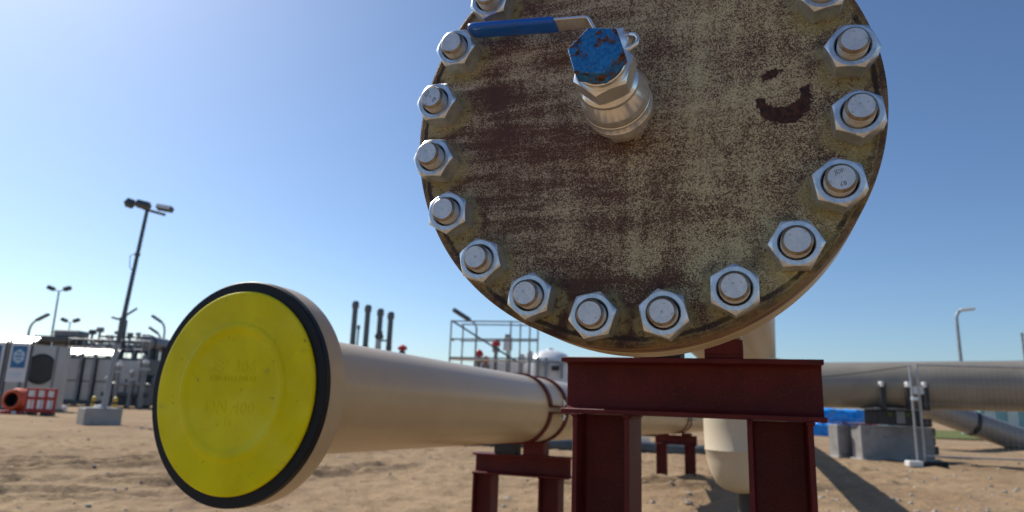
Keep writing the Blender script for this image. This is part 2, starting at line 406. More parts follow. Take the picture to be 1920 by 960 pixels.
def S(u, v, z=0):
    """the yard's own grid: u along the row of containers, v across the yard"""
    return Vector((u * cy - v * sy, u * sy + v * cy, z))
def text_mb(txt, size, depth, T, mb, spacing=1.0):
    cu = bpy.data.curves.new('lettering', 'FONT'); cu.body = txt; cu.size = size; cu.extrude = depth; cu.align_x = 'CENTER'; cu.align_y = 'CENTER'
    cu.space_character = spacing; cu.resolution_u = 2
    ob = bpy.data.objects.new('lettering', cu); COL.objects.link(ob)
    me = bpy.data.meshes.new_from_object(ob.evaluated_get(bpy.context.evaluated_depsgraph_get()))
    # text lies in XY facing +Z: turn it to stand in XZ facing -Y
    R = Matrix.Rotation(PI / 2, 4, 'X')
    mb._a([R @ v.co for v in me.vertices], [tuple(p.vertices) for p in me.polygons], T)
    bpy.data.objects.remove(ob); bpy.data.curves.remove(cu); bpy.data.meshes.remove(me)

# ------------------------------------------------------------------ ground
DIST = {}
RUTS = [((-8.2, 5.8), (-3.3, 6.95)), ((-8.0, 7.3), (-3.4, 8.2)), ((-9, 7.9), (-4.2, 9.7)), ((-9, 9.2), (-4.4, 10.4)), ((1.0, 9.0), (4.2, 9.9)), ((-3.2, 8.4), (-1.8, 11.0))]
def height(u, v):
    d = math.hypot(u, v)
    if d > 130: return 0.0
    h = .030 * noise.noise(Vector((u * .35, v * .35, 0))) + .045 * noise.noise(Vector((u * 1.0, v * 1.0, 3))) + .030 * noise.noise(Vector((u * 3.0, v * 3.0, 7)))
    if d < 22: h += .10 * max(0, noise.noise(Vector((u * 2.3, v * 3.4, 11))) - .28) + .055 * max(0, noise.noise(Vector((u * 6.5, v * 6.5, 1))) - .12) + .012 * noise.noise(Vector((u * 14, v * 14, 5)))
    for (a, b), (c, e) in RUTS:
        L = math.hypot(c - a, e - b); tx, ty = (c - a) / L, (e - b) / L
        s_ = (u - a) * tx + (v - b) * ty; q = -(u - a) * ty + (v - b) * tx + .12 * math.sin(s_ * .9)
        if -1 < s_ < L + 1 and abs(q) < .6:
            en = min(1, max(0, s_ + 1)) * min(1, max(0, L + 1 - s_)) * min(1.2, max(.1, .75 + .9 * noise.noise(Vector((s_ * .8, a, 2)))))
            tread = .5 + .5 * math.sin(s_ * 2 * PI / .19 + q * 9)
            cl = max(0, noise.noise(Vector((s_ * 5.5, q * 7, a))) - .02)
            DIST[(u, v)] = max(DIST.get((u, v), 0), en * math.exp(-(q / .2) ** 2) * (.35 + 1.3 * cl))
            h += en * .13 * cl * math.exp(-(q / .3) ** 2)
            h += en * (-.14 * math.exp(-(q / .15) ** 2) * (.4 + .6 * tread) + .085 * math.exp(-((abs(q) - .27) / .08) ** 2))
    wx, wy = u * cy - v * sy, u * sy + v * cy
    h += .075 * math.exp(-((wx + 1.07) ** 2 + (wy - 10) ** 2) / 1.6)
    if 17 < v < 30 and 13 < u < 26: h += .42 * math.exp(-((u - 18.6) / 2.3) ** 2 - ((v - 24.2) / .9) ** 2) * (1 + .5 * noise.noise(Vector((u * 1.5, v * 1.5, 0))))
    return h
def axis(lo, hi, dense, far):
    a = [lo + (hi - lo) * i / dense for i in range(dense + 1)]
    k = (hi - lo) / dense; p = hi
    right = []; 
    while p < far: k *= 1.22; p += k; right.append(p)
    k = (hi - lo) / dense; p = lo; left = []
    while p > -far: k *= 1.22; p -= k; left.append(p)
    return left[::-1] + a + right
us = axis(-9.5, 7.5, 330, 3000); vs_ = axis(5.2, 15, 190, 3000)
me = bpy.data.meshes.new('ground'); V = []; Fq = []
for v in vs_:
    for u in us: V.append(tuple(S(u, v, height(u, v))))
nu = len(us)
for j in range(len(vs_) - 1):
    for i in range(nu - 1): Fq.append((j * nu + i, j * nu + i + 1, (j + 1) * nu + i + 1, (j + 1) * nu + i))
me.from_pydata(V, [], Fq); me.update(); me.shade_smooth()
at = me.attributes.new('rut_dark', 'FLOAT', 'POINT')
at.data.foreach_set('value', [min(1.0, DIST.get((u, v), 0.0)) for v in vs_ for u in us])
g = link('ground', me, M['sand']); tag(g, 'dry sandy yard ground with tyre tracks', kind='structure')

# pebbles
mb = MB(); rnd = random.Random(3)
def pebble(mb, u, v, r):
    z = height(u, v); ph = [rnd.uniform(.65, 1.15) for _ in range(10)]; a0 = rnd.uniform(0, 6)
    q = []
    for k, (rr, zz) in enumerate(((.75, 0), (1, .35), (.6, .75))):
        for i in range(6): q.append(S(u + r * rr * ph[(i + k) % 10] * math.cos(a0 + i * PI / 3), v + r * rr * ph[(i + 2 * k) % 10] * math.sin(a0 + i * PI / 3), z - .2 * r + r * zz * ph[k]))
    q.append(S(u, v, z + r * .75))
    f = []
    for k in range(2):
        for i in range(6): f.append((k * 6 + i, k * 6 + (i + 1) % 6, (k + 1) * 6 + (i + 1) % 6, (k + 1) * 6 + i))
    for i in range(6): f.append((12 + i, 12 + (i + 1) % 6, 18))
    mb._a(q, f)
for i in range(2000):
    v = 5.5 + 20 * rnd.random() ** 1.7; u = rnd.uniform(-.85, .85) * v * .95
    if u < 0 and rnd.random() < .8: continue
    pebble(mb, u, v, rnd.choice([.012, .016, .02, .028, .04]) * rnd.uniform(.7, 1.2))
pb = mb.build('gravel', M['stone']); tag(pb, 'scattered small grey pebbles on the sand', kind='stuff')
for (u, v, r, lab) in ((.47, 6.75, .05, 'pale rounded stone lying low between the two red supports'), (.05, 7.6, .055, 'grey stone on the sand behind the left red support leg'), (1.55, 8.4, .07, 'pale stone on the sand just right of the big red support leg')):
    m1 = MB(); pebble(m1, u, v, r); o = m1.build('stone', M['stone']); tag(o, lab, 'stone', 'loose larger stones')

# ------------------------------------------------------------------ main pipe closed by the blind flange
TILT = -.0149
FN = Vector((0, math.cos(TILT), math.sin(TILT)))
FC = Vector((-.1538, .907, 1.419)) + FN * .030            # centre of the blind flange's face
ROOT = thing('flanged_pipe', 'cream pipe closed by a big rusty bolted disc with a blue handled valve', 'pipe', (FC.x, FC.y, 0))
RX = Matrix.Rotation(TILT, 4, 'X'); FL = Matrix.Translation((0, 0, FC.z)) @ RX
def place(o, mtx): o.matrix_local = mtx; return o
OD = .340
m = MB(); m.lathe([(.001, 0), (OD - .004, 0), (OD - .0010, .0012), (OD, .0042)], 160, cap0=False, cap1=False)
face = place(m.build('blind_flange', M['flange'], ROOT, 20), FL); tag(face, 'round blind flange plate, speckled khaki and brown with rust')
m = MB(); m.lathe([(OD, .0042), (OD, .030), (OD - .0012, .0315), (OD - .0012, .034), (OD, .0355), (OD, .060), (OD - .006, .063), (.20, .063)], 160, cap0=False, cap1=False)
place(m.build('flange_rim', M['rim'], ROOT, 30), FL)
m = MB(); m.lathe([(.19, .063), (.295, .063), (.295, .070), (.19, .070)], 96, cap0=False, cap1=False)
place(m.build('gasket', M['black'], ROOT), FL)
m = MB(); m.lathe([(.19, .070), (OD - .006, .070), (OD, .074), (OD, .132), (OD - .005, .137), (.262, .137), (.245, .142), (.205, .235), (.2035, .26)], 128, cap0=False, cap1=False)
place(m.build('mating_flange', M['cream'], ROOT, 25), FL)
# pipe running back, and its riser
RC = Vector((-.031, 3.80, 0)) - Vector((FC.x, FC.y, 0))
p0 = Vector((0, .255, FC.z + TILT * .255)); dirp = Vector((RC.x - .035, RC.y - .25, -.0149 * (RC.y - .25))).normalized()
m = MB(); m.cyl(p0, p0 + dirp * 25, .2032, n=72); m.build('pipe', M['cream'], ROOT)
zr = (p0 + dirp * 3.2).z
prof = [(.0005, .597), (.055, .600), (.110, .614), (.148, .643), (.172, .690), (.190, .750), (.198, .803), (.2008, .806), (.2008, .809), (.199, .812), (.2032, .93), (.2032, zr - .10)]
Ty = Matrix.Translation((RC.x, RC.y, 0)) @ Matrix.Rotation(PI / 2, 4, 'X')
m = MB(); m.lathe([(r, h) for r, h in prof], 72, Matrix.Translation((RC.x, RC.y, 0)) @ Matrix.Rotation(PI / 2, 4, 'X'), cap0=False)
m.build('riser', M['riser_cream'], ROOT, 50)
m = MB(); m.cyl((RC.x + .06, RC.y, -.1), (RC.x + .06, RC.y, .63), .105, n=32); m.build('dummy_leg', M['blackpaint'], ROOT)

# hexagon nut with chamfered front, stud with thread
def nut_mesh(af, hole, h, name):
    n = 72; a = af / 2; rc = a * .965; P = []; f = []
    def rhex(t):
        t = (t + PI / 6) % (PI / 3) - PI / 6; return a / math.cos(t)
    rings = []
    for i in range(n):
        t = 2 * PI * i / n; R = rhex(t); top = h - max(0, R - rc) * .55; c, s_ = math.cos(t), math.sin(t)
        rings.append([(R, 0), (R, top - .0006), (R - .0005, top), (rc, h), (hole * 1.08, h), (hole, h - .0022), (hole, h * .35)])
    K = len(rings[0])
    for i in range(n):
        t = 2 * PI * i / n
        for r, y in rings[i]: P.append((r * math.cos(t), -y, r * math.sin(t)))
    for i in range(n):
        for k in range(K - 1): f.append((i * K + k, i * K + k + 1, ((i + 1) % n) * K + k + 1, ((i + 1) % n) * K + k))
    m = MB(); m._a(P, f); return m.mesh(name, 24)
NUT = nut_mesh(.0590, .0212, .035, 'nut')
NUT.materials.append(M['nut'])
def stud_mesh(L):
    pr = [(.0005, -L), (.0156, -L), (.0160, -L + .0003), (.0180, -L + .0026)]
    y = -L + .0026
    while y < -.024: pr += [(.0190, y + .0009), (.0190, y + .0013), (.0172, y + .0022), (.0172, y + .0026)]; y += .0026
    pr += [(.018, -.02), (.018, 0)]
    m = MB(); m.lathe(pr, 40, cap0=False, cap1=True); me = m.mesh('stud_bolt', 18); me.materials.append(M['stud']); return me
STUDS = [stud_mesh(.0502), stud_mesh(.0515), stud_mesh(.0545)]
HEXA = [60, 60, 57, 91, 102, 81, 71, 102, 90, 60, 100, 95, 112, 69, 80, 95, 65, 100, 88, 75]
STAMP = {}
def stamp_mesh(key, parts):
    m = MB()
    for txt, size, rad, ang, y in parts:
        a = math.radians(ang)
        T = Matrix.Translation((rad * math.cos(a), y, rad * math.sin(a))) @ Matrix.Rotation(-(a - PI / 2), 4, 'Y')
        text_mb(txt, size, .00008, T, m)
    me = m.mesh('stamp', None); me.materials.append(M['darksteel']); return me
ST_A = stamp_mesh('a', [('CX', .0062, .0254, 215, -.0351), ('NED', .0058, .0254, 20, -.0351)])
ST_B = stamp_mesh('b', [('CX', .0062, .0254, 160, -.0351), ('37', .0062, .0254, 300, -.0351)])
ST_C = stamp_mesh('c', [('87', .0078, .0078, 90, -.0503), ('JDF', .0078, .0078, 275, -.0503)])
bolt_label = None
for k in range(20):
    a = BOLT_PH + k * PI / 10
    st = STUDS[0] if k in (9, 10) else STUDS[(k * 7) % 3]
    b = bpy.data.objects.new('stud_bolt', st); COL.objects.link(b); b.parent = ROOT
    CM = FL @ Matrix.Translation((BC_R * math.cos(a), 0, BC_R * math.sin(a)))
    BM = CM @ Matrix.Rotation(math.radians(170) if k == 10 else random.uniform(0, 6), 4, 'Y'); BI = BM.inverted()
    b.matrix_local = BM
    nt = bpy.data.objects.new('nut', NUT); COL.objects.link(nt); nt.parent = b
    th = math.radians(HEXA[k])                                   # where one corner of the hexagon points
    nt.matrix_local = BI @ CM @ Matrix.Translation((0, -.0002, 0)) @ Matrix.Rotation(-(th - PI / 6), 4, 'Y')
    s_ = bpy.data.objects.new('stamp', ST_A if k % 2 else ST_B); COL.objects.link(s_); s_.parent = b; s_['kind'] = 'stuff'
    s_.matrix_local = BI @ CM @ Matrix.Rotation(-random.choice((0, .3, -.4, 2.2)), 4, 'Y')
    if k in (10, 1):
        s2 = bpy.data.objects.new('stamp', ST_C); COL.objects.link(s2); s2.parent = b; s2['kind'] = 'stuff'
        s2.location = (0, 0 if st is STUDS[0] else (-.0043 if st is STUDS[2] else -.0013), 0)

# ball valve with lever, screwed into the flange; local -Y points out of the flange
VB = Vector((-.158, .937, 1.411)); VT = Vector((-.1665, .762, 1.4335))
vd = (VB - VT).normalized(); vx = Vector((1, 0, 0)); vx = (vx - vd * vx.dot(vd)).normalized(); vz = vx.cross(vd)
VM = Matrix(((vx.x, vd.x, vz.x, VB.x - FC.x), (vx.y, vd.y, vz.y, VB.y - FC.y), (vx.z, vd.z, vz.z, VB.z), (0, 0, 0, 1)))
def hexprism(m, af, y0, y1, ang, ch=.0025, n=6, chb=True):
    """hexagonal collar from y0 (back) to y1 (front, smaller y) with rounded chamfers"""
    nn = 72; a = af / 2; P = []; f = []; rc = a * 1.01
    for i in range(nn):
        t = 2 * PI * i / nn + ang; q = (2 * PI * i / nn + PI / 6) % (PI / 3) - PI / 6; R = a / math.cos(q)
        d = max(0, R - rc) * .55
        for r, y in ((rc * .55, y0), (rc, y0), (R, y0 - (d if chb else 0)), (R, y1 + d + .0004), (R - .0004, y1 + d), (rc, y1), (rc * .3, y1)):
            P.append((r * math.cos(t), y, r * math.sin(t)))
    for i in range(nn):
        for k in range(6): f.append((i * 7 + k, i * 7 + k + 1, ((i + 1) % nn) * 7 + k + 1, ((i + 1) % nn) * 7 + k))
    m._a(P, f)
m = MB()
m.lathe([(.030, .001), (.034, -.004), (.034, -.010)], 64, cap0=False, cap1=False)
m.lathe([(.036, -.020), (.0400, -.0205), (.0420, -.0225), (.0420, -.0280), (.0395, -.0305), (.0395, -.0325), (.0450, -.0340), (.0478, -.0360), (.0480, -.0455), (.0445, -.0520), (.0440, -.0540), (.0466, -.0560), (.0474, -.0580), (.0474, -.0605), (.0462, -.0618), (.0474, -.0630), (.0476, -.0760), (.0470, -.0785), (.0395, -.0935), (.0385, -.0960), (.0400, -.0985), (.0402, -.1040), (.0370, -.1085), (.036, -.109)], 96, cap0=False, cap1=False)
m.lathe([(.036, -.109), (.0345, -.111), (.034, -.112)], 64, cap0=False, cap1=False)
m.lathe([(.0335, -.137), (.0330, -.1465), (.0318, -.148), (.025, -.1482)], 64, cap0=False, cap1=False)
m.lathe([(.0225, .0), (.0225, 0.040), (.0235, .042), (.0235, .052), (.012, .053), (.012, .060)], 40, Matrix.Translation((0, -.070, .032)) @ Matrix.Rotation(PI / 2, 4, 'X'), cap0=False)
valve = m.build('ball_valve', M['inox'], ROOT, 28); place(valve, VM); tag(valve, 'stainless steel ball valve body screwed into the rusty disc')
m = MB(); hexprism(m, .070, -.004, -.0215, math.radians(40)); m.build('hex_nipple', M['inox'], valve, 24)
m = MB(); hexprism(m, .0720, -.111, -.138, math.radians(48)); m.build('hex_collar', M['inox'], valve, 24)
m = MB(); m.lathe([(.0235, -.146), (.0235, -.1505)], 40, cap0=False, cap1=False); m.build('plug_thread', M['darksteel'], valve)
pl = MB(); nn = 6
an = math.radians(46); R = .0375
hexp = [(R * math.cos(an + i * PI / 3), R * math.sin(an + i * PI / 3)) for i in range(6)]
pl.prism(hexp, .024, Matrix.Translation((0, -.0255, 0)))
plug = pl.build('end_plug', M['plug'], valve, 24, loc=(0, -.1505, 0), bevel=.0012); tag(plug, 'hexagonal plug head with chipped blue paint and rust')
# lever: steel strap with a blue vinyl sleeve
def strap(pts, wy, t, m, wys=None):
    """flat bar following pts in the valve's XZ plane, wy wide along Y"""
    L = len(pts); P = []; f = []
    for i, (x, z) in enumerate(pts):
        a = Vector(pts[max(i - 1, 0)]); b = Vector(pts[min(i + 1, L - 1)]); d = (b - a).normalized(); nx, nz = -d.y, d.x
        ww = wys[i] if wys else wy
        for sy_, st_ in ((-1, -1), (1, -1), (1, 1), (-1, 1)): P.append((x + nx * st_ * t / 2, sy_ * ww / 2, z + nz * st_ * t / 2))
    for i in range(L - 1):
        for k in range(4): f.append((i * 4 + k, i * 4 + (k + 1) % 4, (i + 1) * 4 + (k + 1) % 4, (i + 1) * 4 + k))
    f += [(0, 1, 2, 3), tuple((L - 1) * 4 + k for k in range(4))[::-1]]
    m._a(P, f, Matrix.Translation((0, -.070, 0)))
ZL, ZH = .090, .1325
m = MB(); strap([(.024, ZL), (.006, ZL), (-.016, ZL), (-.022, ZL + .002), (-.038, ZH - .005), (-.042, ZH - .0015), (-.048, ZH), (-.078, ZH + .0035), (-.14, ZH + .0108)], .020, .0042, m, [.020, .026, .026, .026, .026, .026, .026, .026, .026])
lever = m.build('lever_handle', M['inox'], valve, 40, bevel=.0006)
m = MB()
sec = []
for i in range(20):
    a = 2 * PI * i / 20; ca, sa = math.cos(a), math.sin(a)
    sec.append((math.copysign(abs(ca) ** .55, ca), math.copysign(abs(sa) ** .7, sa)))
L0, L1 = -.092, -.236; P = []; f = []
st_ = [(0, .72), (.004, .97), (.012, 1), (.9, 1), (.955, .98), (.985, .85), (1.0, .5)]
for q, sc_ in st_:
    x = L0 + (L1 - L0) * q
    for c, s_ in sec: P.append((x, -.070 + c * .0150 * sc_, ZH + .0050 - (x - L0) * .13 + s_ * .0064 * sc_))
for j in range(len(st_) - 1):
    for i in range(20): f.append((j * 20 + i, j * 20 + (i + 1) % 20, (j + 1) * 20 + (i + 1) % 20, (j + 1) * 20 + i))
f += [tuple(range(20)), tuple((len(st_) - 1) * 20 + i for i in range(20))]
m._a(P, f); m.build('handle_grip', M['sleeve'], valve, 50)
m = MB(); T = Matrix.Translation((.004, -.070, ZL + .003)) @ Matrix.Rotation(PI / 2, 4, 'X')
m.T = T; hexprism(m, .020, 0, .010, .3); m.T = Matrix.Identity(4)
m.cyl((.004, -.070, ZL - .022), (.004, -.070, ZL + .016), .0055, n=16)
m.build('stem_nut', M['nut'], valve, 24)
m = MB()      # stop bracket beside the stem
m.tube([(.022, -.078, ZL + .001), (.030, -.080, ZL - .003), (.034, -.082, ZL - .012), (.032, -.083, ZL - .021), (.024, -.083, ZL - .026), (.012, -.082, ZL - .026)], .0032, 10)
m.build('lever_stop', M['inox'], valve, 60)

# ------------------------------------------------------------------ red oxide supports of rolled sections
def ibeam(m, p0, p1, h, b, tw=.007, tf=.010, r=.010, roll=0):
    """rolled section from p0 to p1; its web stands along local Z"""
    p0, p1 = Vector(p0), Vector(p1); d = p1 - p0
    q = []
    def fil(cx, cz, a0, a1): return [(cx + r * math.cos(a0 + (a1 - a0) * i / 4), cz + r * math.sin(a0 + (a1 - a0) * i / 4)) for i in range(5)]
    H, B, w_ = h / 2, b / 2, tw / 2
    q += [(-B, -H), (B, -H), (B, -H + tf)]
    q += fil(w_ + r, -H + tf + r, -PI / 2, -PI)
    q += fil(w_ + r, H - tf - r, PI, PI / 2)
    q += [(B, H - tf), (B, H), (-B, H), (-B, H - tf)]
    q += fil(-w_ - r, H - tf - r, PI / 2, 0)
    q += fil(-w_ - r, -H + tf + r, 0, -PI / 2)
    q += [(-B, -H + tf)]
    yv = d.normalized()
    if abs(yv.z) > .9: xv = Vector((math.cos(roll), math.sin(roll), 0))
    else: xv = Vector((yv.y, -yv.x, 0)).normalized()
    zv = xv.cross(yv)
    T = Matrix(((xv.x, yv.x, zv.x, p0.x), (xv.y, yv.y, zv.y, p0.y), (xv.z, yv.z, zv.z, p0.z), (0, 0, 0, 1)))
    m.prism(q, d.length, T)
def support(label, x0, x1, y, ztop, h, legs, legb, pipe_c, pipe_d, stubs, bands, group):
    """crossbeam on two legs; stubs carry the pipe, ring bands hold it"""
    cx = (x0 + x1) / 2; t = thing('pipe_support', label, 'pipe support', (cx, y, 0), 0, group)
    m = MB(); ibeam(m, (x0 - cx, h / 2, ztop - h / 2), (x1 - cx, h / 2, ztop - h / 2), h, h, .008, h * .085, h * .10); m.build('crossbeam', M['red'], t, 40, bevel=.0012)
    for a, b_ in legs:
        m = MB(); w_ = b_ - a
        ibeam(m, ((a + b_) / 2 - cx, legb / 2, -.3), ((a + b_) / 2 - cx, legb / 2, ztop - h - .0015), w_, legb, .008, w_ * .085, w_ * .08, roll=PI / 2)
        m.build('leg', M['red'], t, 40, bevel=.0012)
        wr = random.Random(int(abs(a) * 1000)); zt = ztop - h - .0035
        for xa, xb in ((a, a + w_ * .085), (b_ - w_ * .085, b_)):
            m = MB(); m.tube([(xa + (xb - xa) * i / 6 - cx, -.0015 + wr.uniform(-.001, .001), zt) for i in range(7)], [.0045 + wr.uniform(-.0008, .0012) for i in range(7)], 8); m.build('weld_bead', M['red'], t, 60)
        m = MB(); m.tube([(b_ + .0005 - cx, .004 + (legb - .008) * i / 24, zt + wr.uniform(-.0008, .0008)) for i in range(25)], [.005 + wr.uniform(-.001, .0015) for i in range(25)], 8); m.build('weld_bead', M['red'], t, 60)
    for (a, b_, za) in stubs:
        m = MB(); H_ = za - ztop - .001
        m.box(((a + b_) / 2 - cx, h / 2, ztop + .001 + .005), (b_ - a, h * .9, .010))
        m.box(((a + b_) / 2 - cx, h / 2 - h * .42, ztop + .011 + (H_ - .01) / 2), (b_ - a, .010, H_ - .01))
        m.box(((a + b_) / 2 - cx, h / 2 + h * .42, ztop + .011 + (H_ - .01) / 2), (b_ - a, .010, H_ - .01))
        m.box((b_ - .006 - cx, h / 2, ztop + .011 + (H_ - .01) / 2), (.010, h * .84 - .012, H_ - .012))
        m.build('saddle', M['blackpaint'] if a == stubs[0][0] else M['red'], t, 40, bevel=.001)  # first saddle takes the black colour, the others red
    for s_ in bands:
        c = pipe_c + pipe_d * s_ - Vector((cx, y, 0)); yv = pipe_d; zv = Vector((0, 0, 1)); xv = yv.cross(zv).normalized(); zv = xv.cross(yv)
        T = Matrix(((xv.x, yv.x, zv.x, c.x), (xv.y, yv.y, zv.y, c.y), (xv.z, yv.z, zv.z, c.z), (0, 0, 0, 1)))
        for lo, hi in ((4, 176), (184, 356)):
            m = MB(T); m.lathe([(.2036, -.024), (.2155, -.024), (.2155, .024), (.2036, .024), (.2036, -.024)], 48, cap0=False, cap1=False, a0=math.radians(lo), a1=math.radians(hi))
            m.build('clamp_band', M['red'], t, 40)
    if len(bands) == 2:
        c = pipe_c + pipe_d * (sum(bands) / 2) - Vector((cx, y, 0)); Lb = bands[1] - bands[0]; yv = pipe_d; xv = yv.cross(Vector((0, 0, 1))).normalized(); zv = xv.cross(yv)
        T = Matrix(((xv.x, yv.x, zv.x, c.x), (xv.y, yv.y, zv.y, c.y), (xv.z, yv.z, zv.z, c.z), (0, 0, 0, 1)))
        for sx in (1, -1):
            for sz in (1, -1):
                m = MB(T); m.box((sx * .232, 0, sz * .019), (.050, Lb + .05, .010)); m.build('clamp_lug', M['red'], t)
            m = MB(T); m.cyl((sx * .236, 0, -.062), (sx * .236, 0, .062), .008, n=10)
            for q in (-.046, .034): m.cyl((sx * .236, 0, q), (sx * .236, 0, q + .014), .016, n=6)
            m.build('clamp_bolt', M['nut'], t)
    return t
mp_c = Vector((FC.x, FC.y, 0)) + p0
k = 1.8 / 1.2
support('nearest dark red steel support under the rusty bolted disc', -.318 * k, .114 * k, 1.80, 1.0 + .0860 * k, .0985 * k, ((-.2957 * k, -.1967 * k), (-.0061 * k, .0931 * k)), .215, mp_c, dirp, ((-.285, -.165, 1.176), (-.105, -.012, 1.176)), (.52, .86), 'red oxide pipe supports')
m = MB(); m.bbox((-.06 - FC.x, 1.87 - FC.y, 1.190), (.09, .12, .024), .004); m.build('wear_pad', M['cream'], ROOT)
m = MB(); m.bbox((-.225 - FC.x, 1.87 - FC.y, 1.190), (.12, .12, .024), .004); m.build('wear_pad', M['cream'], ROOT)
# ------------------------------------------------------------------ yellow capped pipe
YYAW = .0637; YC = Vector((-1.5019, 1.7511, 1.0092))
yd = Vector((math.sin(YYAW) * math.cos(TILT), math.cos(YYAW) * math.cos(TILT), math.sin(TILT)))
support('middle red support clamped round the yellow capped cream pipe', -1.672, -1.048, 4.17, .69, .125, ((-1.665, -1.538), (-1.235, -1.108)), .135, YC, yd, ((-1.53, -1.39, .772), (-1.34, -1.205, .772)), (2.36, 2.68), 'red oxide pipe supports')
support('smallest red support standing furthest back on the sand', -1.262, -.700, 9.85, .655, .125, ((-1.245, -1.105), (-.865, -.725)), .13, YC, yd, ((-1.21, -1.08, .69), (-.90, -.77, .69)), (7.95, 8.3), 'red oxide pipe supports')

YR = thing('capped_pipe', 'cream pipe with a yellow plastic cap closing its black flange end', 'pipe', (YC.x, YC.y, 0))
yx = Vector((math.cos(YYAW), -math.sin(YYAW), 0)); yz = yx.cross(yd)
YL = Matrix(((yx.x, yd.x, yz.x, 0), (yx.y, yd.y, yz.y, 0), (yx.z, yd.z, yz.z, YC.z), (0, 0, 0, 1)))
# black face ring with a circle of bolt holes cut into it
m = MB(); Ro, Ri, nb = .343, .235, 20
m.lathe([(Ri, 0), (Ro - .003, 0), (Ro, .003), (Ro, .022), (Ri, .022), (Ri, 0)], 160, cap0=False, cap1=False)
ringm = m.mesh('flange_face', None)
ring = link('flange_face', ringm, M['black'], YR)
cut = MB()
for i in range(nb):
    a = 2 * PI * (i + .35) / nb; cut.lathe([(.0185, -.02), (.0185, .018)], 20, Matrix.Translation((.3085 * math.cos(a), 0, .3085 * math.sin(a))))
co = link('cutter', cut.mesh('cutter', None))
md = ring.modifiers.new('holes', 'BOOLEAN'); md.operation = 'DIFFERENCE'; md.object = co; md.solver = 'EXACT'
nm = bpy.data.meshes.new_from_object(ring.evaluated_get(bpy.context.evaluated_depsgraph_get())); ring.modifiers.clear(); ring.data = nm; nm.name = 'flange_face'
bpy.data.objects.remove(co)
nm.shade_smooth(); nm.set_sharp_from_angle(angle=math.radians(30)); place(ring, YL)
m = MB(); m.lathe([(.20, .0225), (Ro + .001, .0225), (Ro + .002, .026), (Ro + .002, .090), (Ro - .006, .098), (.272, .098), (.255, .105), (.213, .195), (.2045, .225)], 128, cap0=False, cap1=False)
place(m.build('flange', M['cream'], YR, 30), YL)
m = MB(); m.lathe([(.2032, .20), (.2032, 24)], 96, cap0=False); place(m.build('pipe', M['cream'], YR), YL)
m = MB()
m.lathe([(.3085, .0), (.3095, -.003), (.3090, -.0075), (.3060, -.0105), (.300, -.0115), (.262, -.0118), (.215, -.0122), (.209, -.0135), (.2055, -.0160), (.2010, -.0168), (.192, -.0158), (.184, -.0148), (.178, -.0118), (.170, -.0104), (.150, -.0098), (.06, -.0090), (.0005, -.0088)], 160, cap0=False, cap1=False)
cap = place(m.build('end_cap', M['cap'], YR, 60), YL); tag(cap, 'round yellow plastic protection cap with embossed lettering')
for txt, size, z in (('EP 306', .058, .072), ('DIN 5415 PN 63', .025, .036), ('DN 400', .056, -.052), ('16', .032, -.096)):
    m = MB(); text_mb(txt, size, .0011, Matrix.Translation((-.002, -.0095, z)), m, 1.08)
    lt = m.build('lettering', M['cap'], cap, None); lt['kind'] = 'stuff'

# ------------------------------------------------------------------ flood light mast in its concrete base
t = thing('flood_light_mast', 'tall leaning mast with three flood lights in a grey concrete base', 'lamp post', S(-11.98, 20.75), YAW)
m = MB(); m.bbox((0, 0, .17), (.98, .92, .60), .03, Matrix.Rotation(.74, 3, 'Z')); m.build('concrete_base', M['concrete'], t)
a, b_ = Vector((.08, 0, .40)), Vector((.47, 0, 6.52))
m = MB(); m.cyl(a, a.lerp(b_, .30), .085, .080, 16); m.cyl(a.lerp(b_, .30), a.lerp(b_, .32), .095, .095, 16); m.build('lower_pole', M['steel_pole'], t)
m = MB(); m.cyl(a.lerp(b_, .32), b_, .070, .055, 16); m.cyl(a.lerp(b_, .765), a.lerp(b_, .775), .085, .085, 14); m.build('upper_pole', M['dark_pole'], t)
m = MB(); m.tube([(.17, 0, 6.68), (.47, 0, 6.56), (1.05, 0, 6.42)], .045, 10); m.build('crossbar', M['dark_pole'], t)
for (x, y, z, w_, h_, ry, rx, mat) in ((-.03, -.12, 6.72, .26, .24, .5, .6, 'dark'), (.40, -.14, 6.68, .44, .20, .35, .5, 'dark'), (1.08, -.12, 6.60, .50, .16, .25, .25, 'dark')):
    R3 = Matrix.Rotation(ry * .6, 3, 'Y') @ Matrix.Rotation(-rx, 3, 'X')
    m = MB(); m.bbox((x, y, z), (w_, .22, h_), .025, R3); fl = m.build('flood_light', M['dark_pole'], t)
    q = R3 @ Vector((0, -.113, 0))
    m = MB(); m.box(Vector((x, y, z)) + q, (w_ * .82, .008, h_ * .75), R3); m.build('glass', M['glass'] if x > 1 else M['darksteel'], fl)
m = MB(); m.tube([(.40, -.03, 5.2), (.22, -.1, 5.05), (.25, -.08, 4.7), (.36, -.02, 4.55)], .012, 6); m.build('loose_cable', M['blackpaint'], t)

